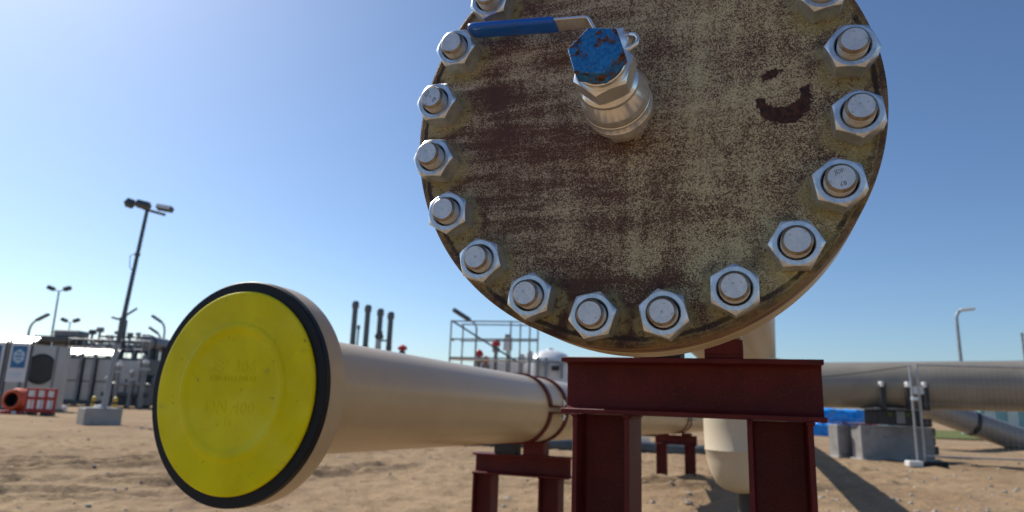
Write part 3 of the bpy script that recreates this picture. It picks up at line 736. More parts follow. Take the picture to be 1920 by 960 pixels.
# ------------------------------------------------------------------ far lamp posts
def twin_lamp(label, u, v, ztop, spread, lean=0, r=.10):
    t = thing('twin_head_lamp', label, 'lamp post', S(u, v), YAW, 'lamp posts beyond the containers')
    m = MB(); m.cyl((0, 0, 0), (lean, 0, ztop), r * 1.4, r * .8, 12); m.build('pole', M['steel_pole'], t)
    for s_ in (-1, 1):
        m = MB(); m.tube([(lean, 0, ztop), (lean + s_ * spread * .4, 0, ztop + .08), (lean + s_ * spread * .72, 0, ztop + .22)], r * .6, 8); m.build('arm', M['steel_pole'], t)
        m = MB(); m.bbox((lean + s_ * spread, -.05, ztop + .25), (.62, .42, .36), .06, Matrix.Rotation(-s_ * .35, 3, 'Y')); m.build('lamp_head', M['dark_pole'], t)
twin_lamp('tall thin pole with two lamp heads above the sign boards', -39.85, 60, 9.35, .72, -.1, .085)
twin_lamp('short twin headed lamp peeping over the dark platform', -44.9, 70, 7.55, .62, 0, .07)
def arm_lamp(label, u, v, ztop, reach, rise, r=.09, head='dark_pole', group='lamp posts beyond the containers'):
    t = thing('arm_lamp', label, 'lamp post', S(u, v), YAW, group)
    m = MB(); pts = [(0, 0, 0), (0, 0, ztop * .5), (0, 0, ztop)] + [(reach * (1 - math.cos(a)), 0, ztop + rise * math.sin(a)) for a in (.3, .6, .9, 1.2)]
    m.tube(pts, [r * 1.3, r * 1.1] + [r * .9] * 5, 10); m.build('pole', M['steel_pole'], t)
    e = Vector(pts[-1]); sg = 1 if reach > 0 else -1; d = Vector((.75 * sg, 0, .45)).normalized() if head == 'dark_pole' else Vector((1, 0, .15)).normalized()
    m = MB(); c = e + d * .42; m.bbox(c, (1.0, .34, .20), .06, Matrix.Rotation(-math.atan2(d.z, d.x), 3, 'Y')); m.build('lamp_head', M[head], t)
arm_lamp('curved arm lamp post behind the sign boards at far left', -34.95, 50, 5.0, .7, .85)
arm_lamp('taller of two curved arm lamps left of the yellow cap', -27.63, 55, 5.6, -.65, .95)
arm_lamp('lower of two curved arm lamps left of the yellow cap', -30.38, 60, 5.1, -.60, .95)
arm_lamp('single lamp post with white head beyond the big grey pipe', 29.66, 45, 7.5, .55, .65, .11, 'white', None)
t = thing('light_pole', 'thin grey pole at the right edge beyond the big pipe', 'pole', S(33.9, 45), YAW); m = MB(); m.cyl((0, 0, 0), (0, 0, 6.6), .12, .08, 12); m.build('pole', M['steel_pole'], t)
m = MB(); m.cyl((0, 0, 6.59), (0, 0, 6.75), .11, .05, 12); m.build('pole_cap', M['dark_pole'], t)

# ------------------------------------------------------------------ container, signs, barrier on the left
t = thing('grey_container', 'light grey container with a dark round opening behind the sign boards', 'container', S(-20.4, 30.4), YAW)
m = MB(); m.box((-1.75, .45, 1.42), (4.7, .9, 2.76)); m.build('wall', M['panel'], t)
m = MB(); m.bbox((-2.45, .30, 3.00), (3.7, .62, .10), .03, Matrix.Rotation(.55, 3, 'X')); m.build('roof', M['roofwhite'], t)
m = MB(); m.box((-1.75, .45, .02), (4.8, 1.0, .10)); m.build('plinth', M['darksteel'], t)
m = MB(); m.lathe([(.66, .0), (.66, -.05), (.62, -.06), (.60, -.012), (.001, -.010)], 48, Matrix.Translation((-.05, -.002, 1.78)), cap0=False, cap1=False); m.build('round_opening', M['blackpaint'], t)
for x in (-.85, .58):
    m = MB(); m.box((x, -.03, 1.42), (.10, .06, 2.7)); m.build('corner_post', M['midsteel'], t)
m = MB(); m.box((-.15, -.02, .75), (1.3, .04, .07)); m.build('rail', M['midsteel'], t)
def sign_board(label, u, v, w_, rz, full=True):
    t = thing('sign_board', label, 'sign', S(u, v), YAW + rz, 'blue and white sign boards')
    m = MB(); m.bbox((0, 0, 1.95), (w_, .05, 1.56), .008); m.build('panel', M['signwhite'], t)
    m = MB(); m.box((0, -.029, 2.17), (w_ * .74, .006, .88)); pr_ = m.build('printed_square', M['signblue'], t)
    m = MB(); m.prism([(.25 * math.cos(PI / 6 + i * PI / 3), .30 * math.sin(PI / 6 + i * PI / 3)) for i in range(6)], .006, Matrix.Translation((0, -.0395, 2.19))); m.build('emblem', M['signlight'], pr_)
    m = MB()
    m.box((0, -.0425, 2.19), (.30, .004, .06)); m.box((0, -.0425, 2.06), (.20, .004, .04)); m.box((0, -.0425, 2.32), (.20, .004, .04)); build_each(m, 'emblem_bar', M['signblue'], pr_)
    m = MB(); m.box((0, -.029, 1.50), (w_ * .7, .006, .05)); m.box((0, -.029, 1.40), (w_ * .55, .006, .04)); build_each(m, 'print_line', M['signlight'], t)
    for x in (-w_ / 2 - .045, w_ / 2 + .045):
        m = MB(); m.box((x, .01, 1.4), (.07, .07, 2.9)); m.build('post', M['darksteel'], t)
sign_board('blue and white sign board left of the round dark opening', -19.77, 28, .80, .0)
sign_board('blue and white sign board cut by the left picture edge', -20.86, 28, .80, .25)
def barrier(label, u, v, n):
    t = thing('road_barrier', label, 'barrier', S(u, v), YAW, 'red and white plastic barriers'); W_ = .36 * n
    m = MB()
    m.bbox((0, 0, .93), (W_, .12, .08), .02); m.bbox((0, 0, .60), (W_, .10, .10), .02); m.bbox((0, 0, .16), (W_, .14, .14), .02)
    for i in range(n + 1): m.box((-W_ / 2 + .03 + (W_ - .06) * i / n, 0, .55), (.06, .09, .80))
    m.build('frame', M['barred'], t)
    for i in range(n):
        x = -W_ / 2 + W_ * (i + .5) / n
        m = MB(); m.box((x, -.02, .77), (.20, .05, .22)); m.build('white_panel', M['white'], t)
        for dx in (-.075, .075):
            m = MB(); m.box((x + dx, 0, .38), (.06, .06, .34)); m.build('white_bar', M['signwhite'], t)
    m = MB(); m.bbox((-W_ * .3, 0, .05), (.2, .6, .1), .02); m.bbox((W_ * .3, 0, .05), (.2, .6, .1), .02); build_each(m, 'foot', M['blackpaint'], t)
barrier('red and white plastic barrier in front of the grey container', -17.0, 25.6, 3)
t = thing('orange_drum', 'orange drum with a dark open mouth beside the red barrier', 'drum', S(-18.15, 25.7), YAW)
m = MB(); m.lathe([(.001, .75), (.30, .74), (.40, .60), (.42, .30), (.38, .02), (.32, -.03), (.26, -.02), (.26, .5), (.001, .5)], 40, Matrix.Translation((0, 0, .52)), cap0=False, cap1=False); m.build('drum_body', M['orange'], t)
m = MB(); m.lathe([(.255, .0), (.25, .45), (.001, .46)], 32, Matrix.Translation((.03, -.01, .50)), cap0=False, cap1=False); m.build('dark_mouth', M['blackpaint'], t)
m = MB(); m.bbox((-.1, .2, .06), (1.0, .6, .12), .02); m.build('cradle', M['barred'], t)
m = MB(); m.box((-.32, -.12, .07), (.16, .02, .10)); m.box((.25, -.12, .07), (.16, .02, .10)); build_each(m, 'white_patch', M['white'], t)
# clad skid module
t = thing('clad_module', 'long silver clad module with a bright flat roof behind the mast', 'container', S(-24, 40.5), YAW)
m = MB(); m.box((.3, 1.4, 1.5), (4.7, 2.6, 2.7)); m.build('core', M['darksteel'], t)
for a, b_ in ((-1.9, -1.0), (-.78, -.22), (-.02, .90)):
    for z0, z1 in ((.35, 1.42), (1.46, 2.72)):
        m = MB(); m.bbox(((a + b_) / 2, .06, (z0 + z1) / 2), (b_ - a - .06, .08, z1 - z0), .02); m.build('panel', M['panel'], t)
m = MB(); m.bbox((-.55, .30, 3.10), (3.0, .62, .10), .03, Matrix.Rotation(.55, 3, 'X')); m.build('roof', M['roofwhite'], t)
m = MB(); m.bbox((1.95, -.1, 1.75), (1.35, .3, 1.9), .03); cab = m.build('cabinet', M['panel'], t)
for x in (1.5, 1.97, 2.44):
    m = MB(); m.box((x, -.27, 1.2), (.05, .04, .9)); m.build('seam', M['darksteel'], cab)
for x in (-2.15, -.9, -.12, 1.05, 2.72):
    m = MB(); m.box((x, -.08, 1.55), (.16, .16, 3.0)); m.build('column', M['midsteel'], t)
m = MB(); m.box((.2, -.1, .22), (5.2, .3, .22)); m.build('base_rail', M['darksteel'], t)
for i in range(5):
    m = MB(); m.cyl((-2.0, -.2, .6 + i * .5), (-2.0, -.34, .6 + i * .5), .12, n=14); m.build('gauge', M['white'] if i % 2 else M['midsteel'], t)
for u, v, lab in ((-21.2, 36, 'yellow bollard just left of the mast foot'), (-20.1, 36, 'yellow bollard just right of the mast foot'), (-17.7, 36, 'yellow bollard between the mast and the yellow cap')):
    t = thing('bollard', lab, 'bollard', S(u, v), YAW, 'yellow bollards by the module'); m = MB(); m.lathe([(.11, 0), (.11, .52), (.09, .60), (.04, .64), (.001, .65)], 20, Matrix.Rotation(PI / 2, 4, 'X'), cap0=False); m.build('post', M['yellowpaint'], t)
    m = MB(); m.lathe([(.113, .28), (.113, .40)], 20, Matrix.Rotation(PI / 2, 4, 'X'), cap0=False, cap1=False); m.build('black_band', M['blackpaint'], t)
t = thing('kerb_stone', 'white kerb stone on the sand before the clad module', 'kerb', S(-20.3, 31.6), YAW); m = MB(); m.bbox((0, 0, .1), (.95, .3, .26), .03); m.build('block', M['white'], t)
t = thing('white_sack', 'white sack lying right of the mast foot', 'sack', S(-18.2, 31.5), YAW); m = MB(); m.lathe([(.001, 0), (.34, .02), (.38, .16), (.24, .30), (.001, .33)], 18, Matrix.Rotation(PI / 2, 4, 'X') @ Matrix.Diagonal((1, 1, .7, 1))); m.build('sack', M['white'], t)

# process piping behind the modules
t = thing('pipe_rack', 'grey steel rack of pipes and valves above the clad module', 'pipework', S(-24, 42.6), YAW)
for x in (-2.6, -.9, .7, 2.0, 2.55):
    m = MB(); ibeam(m, (x, .4, 0), (x, .4, 3.7), .2, .2); m.build('post', M['darksteel'], t)
for z, r, a, b_, y in ((3.62, .16, -4.2, 2.4, .1), (3.95, .11, -2.2, 2.4, .5), (3.35, .12, -1.5, 2.5, -.2), (4.25, .07, -1.6, 1.3, .4)):
    m = MB(); m.cyl((a, y, z), (b_, y, z), r, n=16); pp = m.build('pipe', M['midsteel'], t)
    for q in range(4):
        x = a + (b_ - a) * (q + .6) / 4.3; m = MB(); m.cyl((x, y, z), (x + .10, y, z), r * 1.7, n=16); m.build('flange', M['panel'] if q % 2 else M['darksteel'], pp)
rr_ = random.Random(5)
for i, x in enumerate((-1.9, -1.45, -.75, -.3, .45, .95, 1.45)):
    h_ = rr_.uniform(.35, .85); m = MB(); m.cyl((x, .1, 3.7), (x, .1, 3.75 + h_), .07, n=10); m.bbox((x, .1, 3.8 + h_), (rr_.uniform(.22, .4), .3, rr_.uniform(.18, .32)), .03)
    m.cyl((x - .18, .0, 3.95), (x + .18, .0, 3.95), .05, n=8); m.build('valve_actuator', M[['darksteel', 'midsteel', 'panel'][i % 3]], t)
for x, r in ((1.2, .14), (2.1, .2), (2.5, .12)):
    m = MB(); m.cyl((x, -.4, .1), (x, -.4, 3.5), r, n=16); m.build('down_pipe', M['darksteel'], t)
t = thing('pressure_vessel', 'dark grey round ended vessel just left of the yellow cap', 'vessel', S(-21.95, 41.6), YAW)
m = MB(); m.lathe([(.001, -.12), (.22, -.09), (.40, 0), (.44, .12), (.44, 2.4)], 32, Matrix.Translation((0, 0, 3.85))); m.build('shell', M['midsteel'], t)
m = MB(); m.lathe([(.42, .3), (.50, .3), (.50, .42), (.42, .42)], 32, Matrix.Translation((0, 0, 3.85)), cap0=False, cap1=False); m.build('flange', M['darksteel'], t)
m = MB(); m.box((-.1, .6, 1.7), (.22, .3, 3.4)); m.box((.25, .6, 1.7), (.16, .3, 3.4)); build_each(m, 'stand', M['darksteel'], t)
m = MB(); m.cyl((-.5, -.25, 1.6), (1.0, -.25, 1.6), .34, n=20); m.build('lower_drum', M['darksteel'], t)
t = thing('handrail', 'thin grey handrail on top of the clad module', 'handrail', S(-24, 41.2), YAW)
for i in range(12):
    m = MB(); m.cyl((-2.3 + i * .44, 0, 2.8), (-2.3 + i * .44, 0, 3.92), .022, n=8); m.build('baluster', M['galv'], t)
for z in (3.4, 3.92):
    m = MB(); m.cyl((-2.35, 0, z), (2.6, 0, z), .025, n=8); m.build('rail', M['galv'], t)
t = thing('pipe_manifold', 'low grey pipes with added white highlight valves in front of the clad module', 'pipework', S(-21.6, 39.2), YAW)
for i, (x, z0, z1, r) in enumerate(((-.9, .1, 1.5, .09), (-.35, .1, 2.3, .11), (.45, .1, 1.9, .10), (1.1, .1, 2.5, .13))):
    m = MB(); m.cyl((x, 0, z0), (x, 0, z1), r, n=14); vp_ = m.build('riser', M['midsteel'], t)
    m = MB(); m.cyl((x, 0, z1 - .35), (x, 0, z1 - .25), r * 1.9, n=14); m.build('flange', M['panel'], vp_)
    m = MB(); m.lathe([(.001, z1), (.16, z1 + .02), (.19, z1 + .1), (.12, z1 + .2), (.001, z1 + .22)], 16, Matrix.Translation((x, 0, 0)) @ Matrix.Rotation(PI / 2, 4, 'X')); m.build('valve_head', M['white'] if i % 2 else M['galv'], vp_)  # white heads added as small bright highlights
m = MB(); m.cyl((-1.2, .15, .75), (1.5, .15, .75), .12, n=14); m.build('header', M['darksteel'], t)
m = MB(); m.cyl((-1.0, .25, 1.35), (1.4, .25, 1.35), .07, n=12); m.build('header', M['galv'], t)
t = thing('stack_column', 'short dark column with side bracket beside the mast', 'column', S(-23.7, 42), YAW)
m = MB(); m.box((0, 0, 4.55), (.34, .34, 1.3)); m.box((.1, 0, 3.2), (.3, .3, 1.5)); m.build('column', M['darksteel'], t)
m = MB(); m.tube([(-.75, 0, 5.35), (-.3, 0, 5.25), (.1, 0, 5.5), (.7, 0, 5.95)], .07, 8); m.build('bracket', M['darksteel'], t)
m = MB(); m.cyl((.1, 0, 4.9), (.1, 0, 5.55), .06, n=8); m.build('stub', M['darksteel'], t)
t = thing('equipment_platform', 'dark boxy platform on top behind the sign boards', 'platform', S(-27.4, 42.5), YAW)
m = MB(); m.bbox((-.2, 0, 3.92), (2.4, 1.6, .34), .04); m.build('deck', M['darksteel'], t)
m = MB(); m.bbox((.35, 0, 4.27), (1.5, 1.2, .40), .05); m.build('unit', M['midsteel'], t)
m = MB(); m.bbox((-1.7, 0, 3.75), (.9, 1.2, .4), .05); m.build('duct', M['darksteel'], t)
for x in (-1.0, .7):
    m = MB(); m.box((x, 0, 1.85), (.2, .2, 3.7)); m.build('post', M['darksteel'], t)

# ------------------------------------------------------------------ middle distance behind the capped pipe
for i, (u, z, lab) in enumerate(((-10.25, 7.30, 'leftmost and tallest of four dark vent stacks'), (-9.40, 7.07, 'second dark vent stack from the left'), (-8.56, 6.85, 'third dark vent stack from the left, beside a valve'), (-7.86, 6.66, 'rightmost and shortest of four dark vent stacks'))):
    t = thing('vent_stack', lab, 'vent stack', S(u, 45 - i * .0), YAW, 'row of four vent stacks')
    m = MB(); m.cyl((.02, 0, 0), (0, 0, z - .45), .185, .18, 16); m.build('stack', M['stackgrey'], t)
    m = MB(); m.lathe([(.18, z - .5), (.235, z - .42), (.235, z - .14), (.16, z), (.001, z + .02)], 16, Matrix.Rotation(PI / 2, 4, 'X'), cap0=False); m.build('cowl', M['stackgrey'], t)
    m = MB(); m.cyl((.01, 0, 4.3), (.01, 0, 4.36), .215, n=14); m.build('band', M['stackgrey'], t)
t = thing('thin_vent', 'thin short vent pipe between the first two stacks', 'vent', S(-9.93, 45), YAW); m = MB(); m.cyl((0, 0, 0), (0, 0, 5.6), .06, n=10); m.build('pipe', M['dark_pole'], t)
m = MB(); m.cyl((0, 0, 5.45), (0, 0, 5.7), .10, n=10); m.build('cap', M['dark_pole'], t)
t = thing('valve_column', 'light grey valve column in front of the third stack', 'valve', S(-8.45, 44.3), YAW)
m = MB(); m.cyl((0, 0, 0), (0, 0, 4.75), .16, n=14); m.build('column', M['panel'], t)
m = MB(); m.bbox((.05, 0, 4.95), (.50, .4, .30), .05); m.bbox((.12, 0, 5.2), (.25, .3, .24), .04); m.build('head', M['darksteel'], t)
m = MB(); m.cyl((.1, 0, 4.7), (.65, 0, 4.7), .06, n=10); m.build('branch', M['dark_pole'], t)
t = thing('red_beacon', 'small red cap peeping over the capped pipe', 'beacon', S(-6.92, 44.8), YAW); m = MB(); m.lathe([(.14, 0), (.14, 4.15), (.32, 4.2), (.28, 4.38), (.1, 4.5), (.001, 4.52)], 16, Matrix.Rotation(PI / 2, 4, 'X')); m.build('cap', M['signal'], t)
m = MB(); m.cyl((0, 0, 3.9), (0, 0, 4.1), .2, n=12); m.build('collar', M['darksteel'], t)

t = thing('scaffold', 'scaffold of grey tubes with one long diagonal brace', 'scaffold', S(0, 30), YAW)
for x, y, zt in ((-2.56, 0, 4.47), (-2.10, 1.0, 4.47), (-1.48, 1.0, 4.30), (.06, 0, 4.57), (.50, 1.0, 4.57), (.90, 0, 4.45), (1.30, 1.0, 4.45)):
    m = MB(); m.cyl((x, y, 0), (x, y, zt), .035, n=10); m.build('standard', M['midsteel'], t)
for x0, x1, y, z0, z1 in ((-2.6, .6, 0, 4.47, 4.55), (-2.56, 1.3, 0, 3.68, 3.80), (-2.2, 1.3, 1.0, 3.70, 3.82), (-2.56, 1.3, 0, 2.88, 2.95), (-2.2, 1.0, 1.0, 4.45, 4.52)):
    m = MB(); m.cyl((x0, y + .05, z0), (x1, y + .05, z1), .032, n=10); m.build('ledger', M['midsteel'], t)
m = MB(); m.cyl((-2.53, -.06, 4.47), (.40, -.06, 2.78), .04, n=10); m.build('diagonal_brace', M['darksteel'], t)
for x, z in ((-2.56, 2.88), (-2.56, 3.68), (.9, 3.78)):
    m = MB(); m.cyl((x, 0, z), (x + .05, 1.1, z + .02), .032, n=8); m.build('transom', M['midsteel'], t)
m = MB(); m.box((-.9, .5, 2.84), (3.4, .9, .05)); m.build('deck', M['white'], t)
m = MB(); m.bbox((-2.33, .1, 3.69), (.38, .12, .06), .01); m.build('toe_board', M['midsteel'], t)
arm_lamp('lamp post with bent arm rising through the scaffold', -1.52, 31.5, 4.30, -.55, .45, .045, 'dark_pole', None)
def red_valve(label, u, v, z, r, mat, name='hand_wheel_valve'):
    t = thing(name, label, 'valve', S(u, v), YAW, 'red topped valves by the scaffold')
    m = MB(); m.cyl((0, 0, 0), (0, 0, z - .1), .09, n=12); m.cyl((0, 0, z - .45), (0, 0, z - .25), .18, n=12); m.build('spindle', M['midsteel'], t)
    m = MB(); m.lathe([(.001, z - .18), (r, z - .18), (r * 1.05, z - .05), (r * .8, z + .06), (r * .3, z + .14), (.001, z + .15)], 20, Matrix.Rotation(PI / 2, 4, 'X'), cap0=False); m.build('red_top', M[mat], t)
red_valve('round red valve top low behind the scaffold', -1.38, 32, 3.27, .20, 'signal')
red_valve('orange valve top right of and below the red one', -1.04, 31.8, 2.98, .15, 'orange')
red_valve('flat red handwheel on a tall spindle inside the scaffold', -.59, 32, 3.78, .20, 'signal')
t = thing('control_box', 'white control box with grey top mounted beside the red handwheel', 'box', S(-.05, 32), YAW)
m = MB(); m.bbox((0, 0, 3.72), (.42, .3, .62), .03); m.build('box', M['white'], t); m = MB(); m.bbox((0, 0, 4.1), (.3, .25, .12), .02); m.build('lid', M['midsteel'], t); m = MB(); m.cyl((0, .1, 0), (0, .1, 3.4), .06, n=10); m.build('post', M['midsteel'], t)
t = thing('white_tank', 'white domed tank with pipes right of the scaffold', 'tank', S(2.0, 33.2), YAW)
m = MB(); m.lathe([(.95, 2.2), (1.0, 2.5), (1.0, 3.15), (.8, 3.4), (.45, 3.55), (.18, 3.6), (.14, 3.68), (.001, 3.69)], 36, Matrix.Rotation(PI / 2, 4, 'X'), cap0=False); m.build('dome', M['tank'], t)
m = MB(); m.lathe([(.95, 0), (.95, 2.2)], 36, Matrix.Rotation(PI / 2, 4, 'X'), cap0=False, cap1=False); m.build('shell', M['tank'], t)
for x in (-.6, -.25, .5): m = MB(); m.cyl((x, -1.1, 2.2), (x, -1.1, 3.15), .07, n=10); m.cyl((x, -1.1, 2.8), (x, -1.1, 2.86), .15, n=12); m.build('pipe', M['steel_pole'], t)
m = MB(); m.cyl((-1.3, -1.05, 2.95), (1.4, -1.05, 3.0), .05, n=10); m.build('rail', M['steel_pole'], t)
m = MB(); m.bbox((.2, -1.15, 2.68), (.36, .1, .22), .02); m.build('black_plate', M['blackpaint'], t)
t = thing('white_trailer', 'long white trailer body with red stripe behind the capped pipe', 'trailer', S(1.6, 34.6), YAW)
m = MB(); m.bbox((0, 0, 2.72), (6.6, 1.6, .62), .08); m.build('body', M['white'], t)
m = MB(); m.box((0, -.02, 2.36), (6.62, 1.6, .14)); m.build('red_stripe', M['signal'], t)
m = MB(); m.box((0, .1, 1.5), (6.2, 1.3, 1.55)); m.build('chassis', M['darksteel'], t)
for x in (-2.4, -1.5, 2.2):
    m = MB(); m.cyl((x, -.72, .5), (x, -.45, .5), .5, n=24); wl = m.build('wheel', M['black'], t); m = MB(); m.cyl((x, -.74, .5), (x, -.70, .5), .24, n=16); m.build('rim', M['midsteel'], wl)
for u, z, r, lab in ((.62, 3.08, .17, 'white valve body at the left of the white tank'), (.98, 3.25, .15, 'taller white valve body next to the white tank')):
    t = thing('white_valve', lab, 'valve', S(u, 31.8), YAW, 'white valves by the tank'); m = MB(); m.cyl((0, 0, 0), (0, 0, z - .25), .07, n=10); m.build('stem', M['steel_pole'], t)
    m = MB(); m.lathe([(.001, z - .3), (r, z - .25), (r * 1.1, z), (r * .7, z + .16), (.001, z + .2)], 18, Matrix.Rotation(PI / 2, 4, 'X')); m.build('body', M['white'], t)

# seen between the legs: low things on the sand, and a ground shadow built as a roll
t = thing('shadow_roll', 'dark blue liner lying across the sand behind the supports', 'shadow', S(3.3, 16.4), YAW)
m = MB(); pts = [(-4.5 + i * .4, .10 * math.sin(i * .7), .07 + .03 * math.sin(i * 1.3)) for i in range(17)]; m.tube(pts, [.17 + .03 * math.sin(i * 2.1) for i in range(17)], 12); m.build('roll', M['dark_pole'], t)  # solid dark roll added where the sand only lies in shadow
t = thing('pipe_spool', 'black pipe spool resting on white timber behind the liner', 'pipe', S(3.6, 21), YAW)
m = MB(); m.cyl((-3.4, 0, .33), (-1.4, 0, .33), .16, n=20); m.cyl((-.2, .1, .33), (1.0, .1, .33), .15, n=20); build_each(m, 'spool', M['blackpaint'], t)
for x in (-3.0, -1.6, .4): m = MB(); m.box((x, 0, .08), (.5, .5, .15)); m.build('timber', M['white'], t)
m = MB(); m.cyl((-1.4, 0, .33), (-1.32, 0, .33), .24, n=20); m.cyl((-.28, .1, .33), (-.2, .1, .33), .24, n=20); build_each(m, 'flange', M['darksteel'], t)
t = thing('low_wall', 'long low blue grey wall far beyond the yard', 'wall', S(10, 75), YAW)
for i in range(16):
    m = MB(); m.bbox((-33 + i * 4.4, 0, .7), (4.36, .3, 1.9), .03); m.build('panel', M['wall'], t)

# ------------------------------------------------------------------ right: large grey pipe on its concrete blocks
A, B = Vector((8.05, 17.5, 1.735)), Vector((11.60, 15.5, 1.78)); d = (B - A).normalized()
def W(p): return S(p.x, p.y, p.z)
a, b_, c_ = A - d * .15, A + d * 4.0, A + d * 9.5
t = thing('large_pipe', 'very large grey coated pipe running level across the right side', 'pipe', S(9.4, 16.75), 0)
org = S(9.4, 16.75)
m = MB(); m.cyl(W(a) - org, W(b_) - org, .565, n=72); m.build('pipe', M['grey_pipe'], t)
m = MB(); m.cyl(W(b_) - org, W(b_ + d * .12) - org, .575, n=72); m.build('weld_sleeve', M['grey_pipe_light'], t)
m = MB(); m.cyl(W(b_ + d * .12) - org, W(c_) - org, .566, n=72); m.build('pale_section', M['grey_pipe_light'], t)
ZC = 1.75
ba = math.atan2(17.07 - 16.49, 10.26 - 8.17)
t0 = S(9.3, 16.72)
for i, (off, lab) in enumerate(((0, 'front one of two long concrete blocks under the large grey pipe'), (.46, 'rear one of two long concrete blocks under the large grey pipe'))):
    t = thing('concrete_block', lab, 'concrete block', t0 + S(-off * math.sin(ba) - (.22 if i else 0), off * math.cos(ba) + .17), YAW + ba, 'concrete blocks under the large pipe')
    m = MB(); m.bbox((0, 0, .38), (2.12, .33, .80), .018); m.build('block', M['concrete_dark'], t)
    m = MB(); m.bbox((.02, -.02, .012), (2.3, .40, .06), .01); m.build('footing', M['concrete'], t)
    for x in (-.7, .7):
        m = MB(); m.tube([(x - .07, 0, .76), (x - .06, 0, .83), (x + .06, 0, .83), (x + .07, 0, .76)], .012, 8); m.build('lifting_eye', M['darksteel'], t)
t = thing('pipe_cradle', 'black steel cradle clamping the large grey pipe on the blocks', 'pipe cradle', S(9.2, 16.72), YAW)
m = MB(); m.bbox((.02, .0, .99), (1.02, .62, .34), .02); m.build('box_base', M['blackpaint'], t)
m = MB(); m.box((0, -.02, 1.19), (1.1, .70, .05)); m.build('top_plate', M['midsteel'], t)
for x in (-.36, .12, .42):
    m = MB(); m.bbox((x, -.56 - x * .50, 1.47), (.13, .10, .60), .015, Matrix.Rotation(.02, 3, 'X')); arm = m.build('clamp_arm', M['blackpaint'], t)
    m = MB(); m.bbox((x - .03, -.58 - x * .50, 1.75), (.07, .13, .12), .01); m.build('arm_end', M['white'], arm)
m = MB(); m.box((.26, -.80, 1.62), (.34, .02, .17)); m.build('white_plate', M['white'], t)
m = MB(); m.box((.05, -.322, 1.00), (.20, .02, .28)); m.build('label_plate', M['midsteel'], t)
for x in (-.20, .22): m = MB(); m.box((x, -.325, 1.06), (.10, .02, .09)); m.build('green_sticker', M['grass'], t)
t = thing('black_stack', 'black mats piled behind the concrete blocks', 'slabs', S(11.2, 19.2), YAW)
for i in range(4): m = MB(); m.bbox((.02 * (-1) ** i, 0, .16 + i * .24), (.72 - .05 * i, .8, .22), .03); m.build('mat', M['blackpaint'], t)  # black slabs stacked into one dark shape

# construction fence
def fence_panel(label, P0, P1, zt, wires=True, skip=None):
    P0, P1 = S(*P0), S(*P1); L = (P1 - P0).length; ang = math.atan2(P1.y - P0.y, P1.x - P0.x)
    t = thing('wire_fence', label, 'fence', P0, ang)
    for x in (0, L): m = MB(); m.cyl((x, 0, .06), (x, 0, zt), .022, n=12); m.build('post', M['galv'], t)
    for z in (zt - .02, .22): m = MB(); m.cyl((0, 0, z), (L, 0, z), .018, n=10); m.build('rail', M['galv'], t)
    m = MB()
    for i in range(1, int(L / .11)): m.box((i * .11, 0, (zt + .2) / 2), (.0018, .0018, zt - .24))
    for z in (.5, .9, 1.3, 1.7): m.box((L / 2, 0, z), (L, .0035, .0035))
    o = m.build('mesh_wires', M['galv'], t, None); o['kind'] = 'stuff'
    return t
fn = fence_panel('wire mesh fence panel in front of the large grey pipe', (8.86, 14.92), (12.3, 14.45), 2.14)
fo = S(8.86, 14.85) - fn.location; fr = Matrix.Rotation(-fn.rotation_euler.z, 3, 'Z'); fo = fr @ fo; dz = Matrix.Rotation(YAW - fn.rotation_euler.z, 3, 'Z')
m = MB(Matrix.Translation(fo) @ dz.to_4x4()); m.bbox((.14, 0, .055), (.50, .22, .13), .02); tag(m.build('foot', M['black'], fn), 'black rubber foot block')
m = MB(Matrix.Translation(fo) @ dz.to_4x4()); m.bbox((-.27, .02, .055), (.30, .21, .125), .02); tag(m.build('foot', M['white'], fn), 'pale foot block')
t = thing('steel_post', 'single galvanised fence tube standing just left of the mesh panel', 'post', S(8.75, 15.0), YAW)
m = MB(); m.cyl((.0, 0, .04), (0, 0, 2.14), .022, n=12); m.build('tube', M['galv'], t)
m = MB(); m.bbox((.05, -.02, 1.40), (.16, .09, .08), .012); m.cyl((.05, -.10, 1.40), (.05, .03, 1.40), .02, n=10); m.build('coupler', M['nut'], t)
t = thing('slack_cable', 'thin dark cable running left from the fence post top', 'cable', S(8.75, 15.0), YAW)
m = MB(); e0, e1 = Vector((0, 0, 2.10)), Vector((-2.4, 2.2, 1.80)); m.tube([e0.lerp(e1, i / 8) - Vector((0, 0, .06 * math.sin(PI * i / 8))) for i in range(9)], .010, 6); m.build('strand', M['blackpaint'], t)
m = MB(); m.cyl((-2.4, 2.2, -.1), (-2.4, 2.2, 1.85), .025, n=8); m.build('stake', M['darksteel'], t)

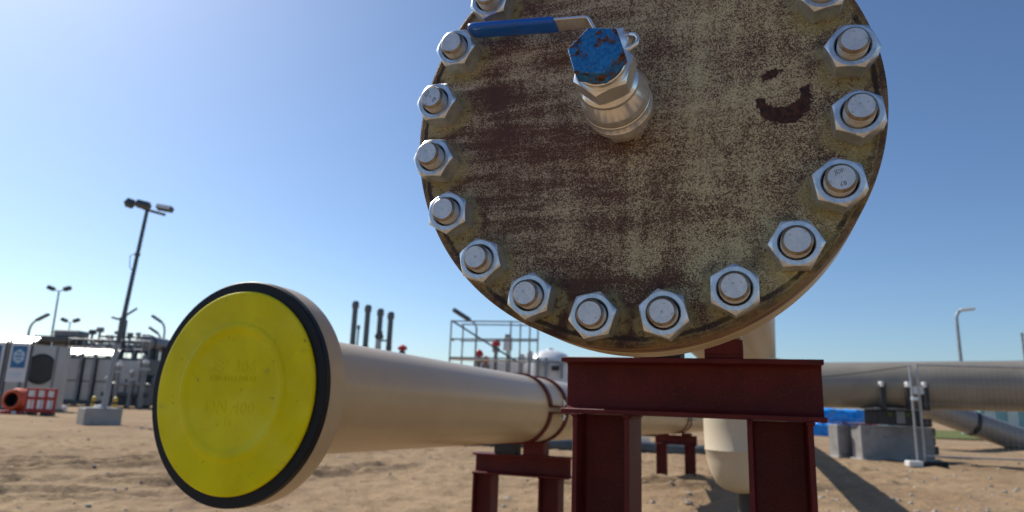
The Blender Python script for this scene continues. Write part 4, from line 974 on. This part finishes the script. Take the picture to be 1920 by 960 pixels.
# blue tarpaulin pile
t = thing('tarp_pile', 'stack wrapped in creased bright blue tarpaulin', 'covered stack', S(16.4, 35), YAW)
def tarp(c, dim, seed, name='tarp'):
    nx, ny = 28, 14; P = []; f = []
    x, y, z = dim
    ring = []
    for i in range(nx + 1):
        for j in range(ny + 1):
            a = i / nx; b = j / ny; uu = -x / 2 + x * a
            # profile over the stack: front face up, over the top, back face down
            if b < .4: yy, zz = -y / 2, z * b / .4
            elif b < .6: yy, zz = -y / 2 + y * (b - .4) / .2, z
            else: yy, zz = y / 2, z * (1 - (b - .6) / .4)
            nn_ = noise.noise(Vector((uu * 2.2 + seed, zz * 2.5, yy * 2))) * .13 + noise.noise(Vector((uu * 6 + seed, zz * 3.5, 3))) * .07
            end = min(1, min(a, 1 - a) * 9)
            P.append((c[0] + uu, c[1] + yy * (.8 + .2 * end) - nn_, c[2] + zz * (.86 + .14 * end) + nn_ * .6))
    for i in range(nx):
        for j in range(ny): q = i * (ny + 1) + j; f.append((q, q + 1, q + ny + 2, q + ny + 1))
    f.append(tuple(range(ny + 1))); f.append(tuple(nx * (ny + 1) + k for k in range(ny + 1)))
    m = MB(); m._a(P, f); return m.build(name, M['tarp'], t, 50)
tarp((-.45, -.2, -.05), (2.5, 1.6, .66), 1); tarp((.1, 0, .70), (2.3, 1.3, .60), 9)
m = MB(); m.box((.3, -.72, .66), (2.9, .08, .05)); m.build('white_strap', M['white'], t); m = MB(); m.box((.3, -.75, .61), (2.9, .06, .05)); m.build('red_strap', M['signal'], t)

# big inclined bend at the far right
t = thing('inclined_pipe', 'pale grey pipe bend sloping down to the sand at far right', 'pipe', S(16, 24), YAW)
def seg(r, p, q, n=40):
    m = MB(); m.cyl(p, q, r, n=n); return m
P0, P1, P2, P3 = Vector((-2.6, 0, 1.75)), Vector((-.1, 0, .92)), Vector((.05, 0, .87)), Vector((3.2, 0, -.12))
seg(.42, P0, P1).build('upper_length', M['grey_pipe_light'], t); seg(.435, P1, P2).build('joint_band', M['blackpaint'], t); seg(.42, P2, P3).build('lower_length', M['grey_pipe_light'], t)
t = thing('site_cabin', 'teal and white site cabin at the right edge behind the pipe bend', 'cabin', S(33.2, 46), YAW)
m = MB(); m.bbox((0, 1, .9), (4.0, 2.2, 1.9), .05); m.build('body', M['teal'], t)
for x in (-1.4, .1, 1.4): m = MB(); m.box((x, -.12, 1.0), (.7, .05, 1.5)); m.build('white_panel', M['white'], t)
m = MB(); m.bbox((0, 1, 1.9), (4.1, 2.3, .12), .03); m.build('roof', M['roofwhite'], t)
t = thing('marker_posts', 'small white marker board by the distant grass', 'board', S(22.5, 42), YAW)
m = MB(); m.box((0, 0, .6), (.9, .06, .55)); m.build('board', M['white'], t)
for x in (-.35, .35): m = MB(); m.box((x, .05, .2), (.06, .06, .6)); m.build('post', M['midsteel'], t)
# distant grass strip
m = MB(); P = []; f = []
for i in range(41):
    u = 16 + i * 1.4
    P += [S(u, 36 + .6 * math.sin(i), .05), S(u, 44 + 1.2 * math.sin(i * 1.7), .06), S(u, 60, .04)]
for i in range(40):
    for j in range(2): q = i * 3 + j; f.append((q, q + 3, q + 4, q + 1))
m._a(P, f); o = m.build('grass_strip', M['grass'], None); tag(o, 'strip of short green grass far right', kind='structure')
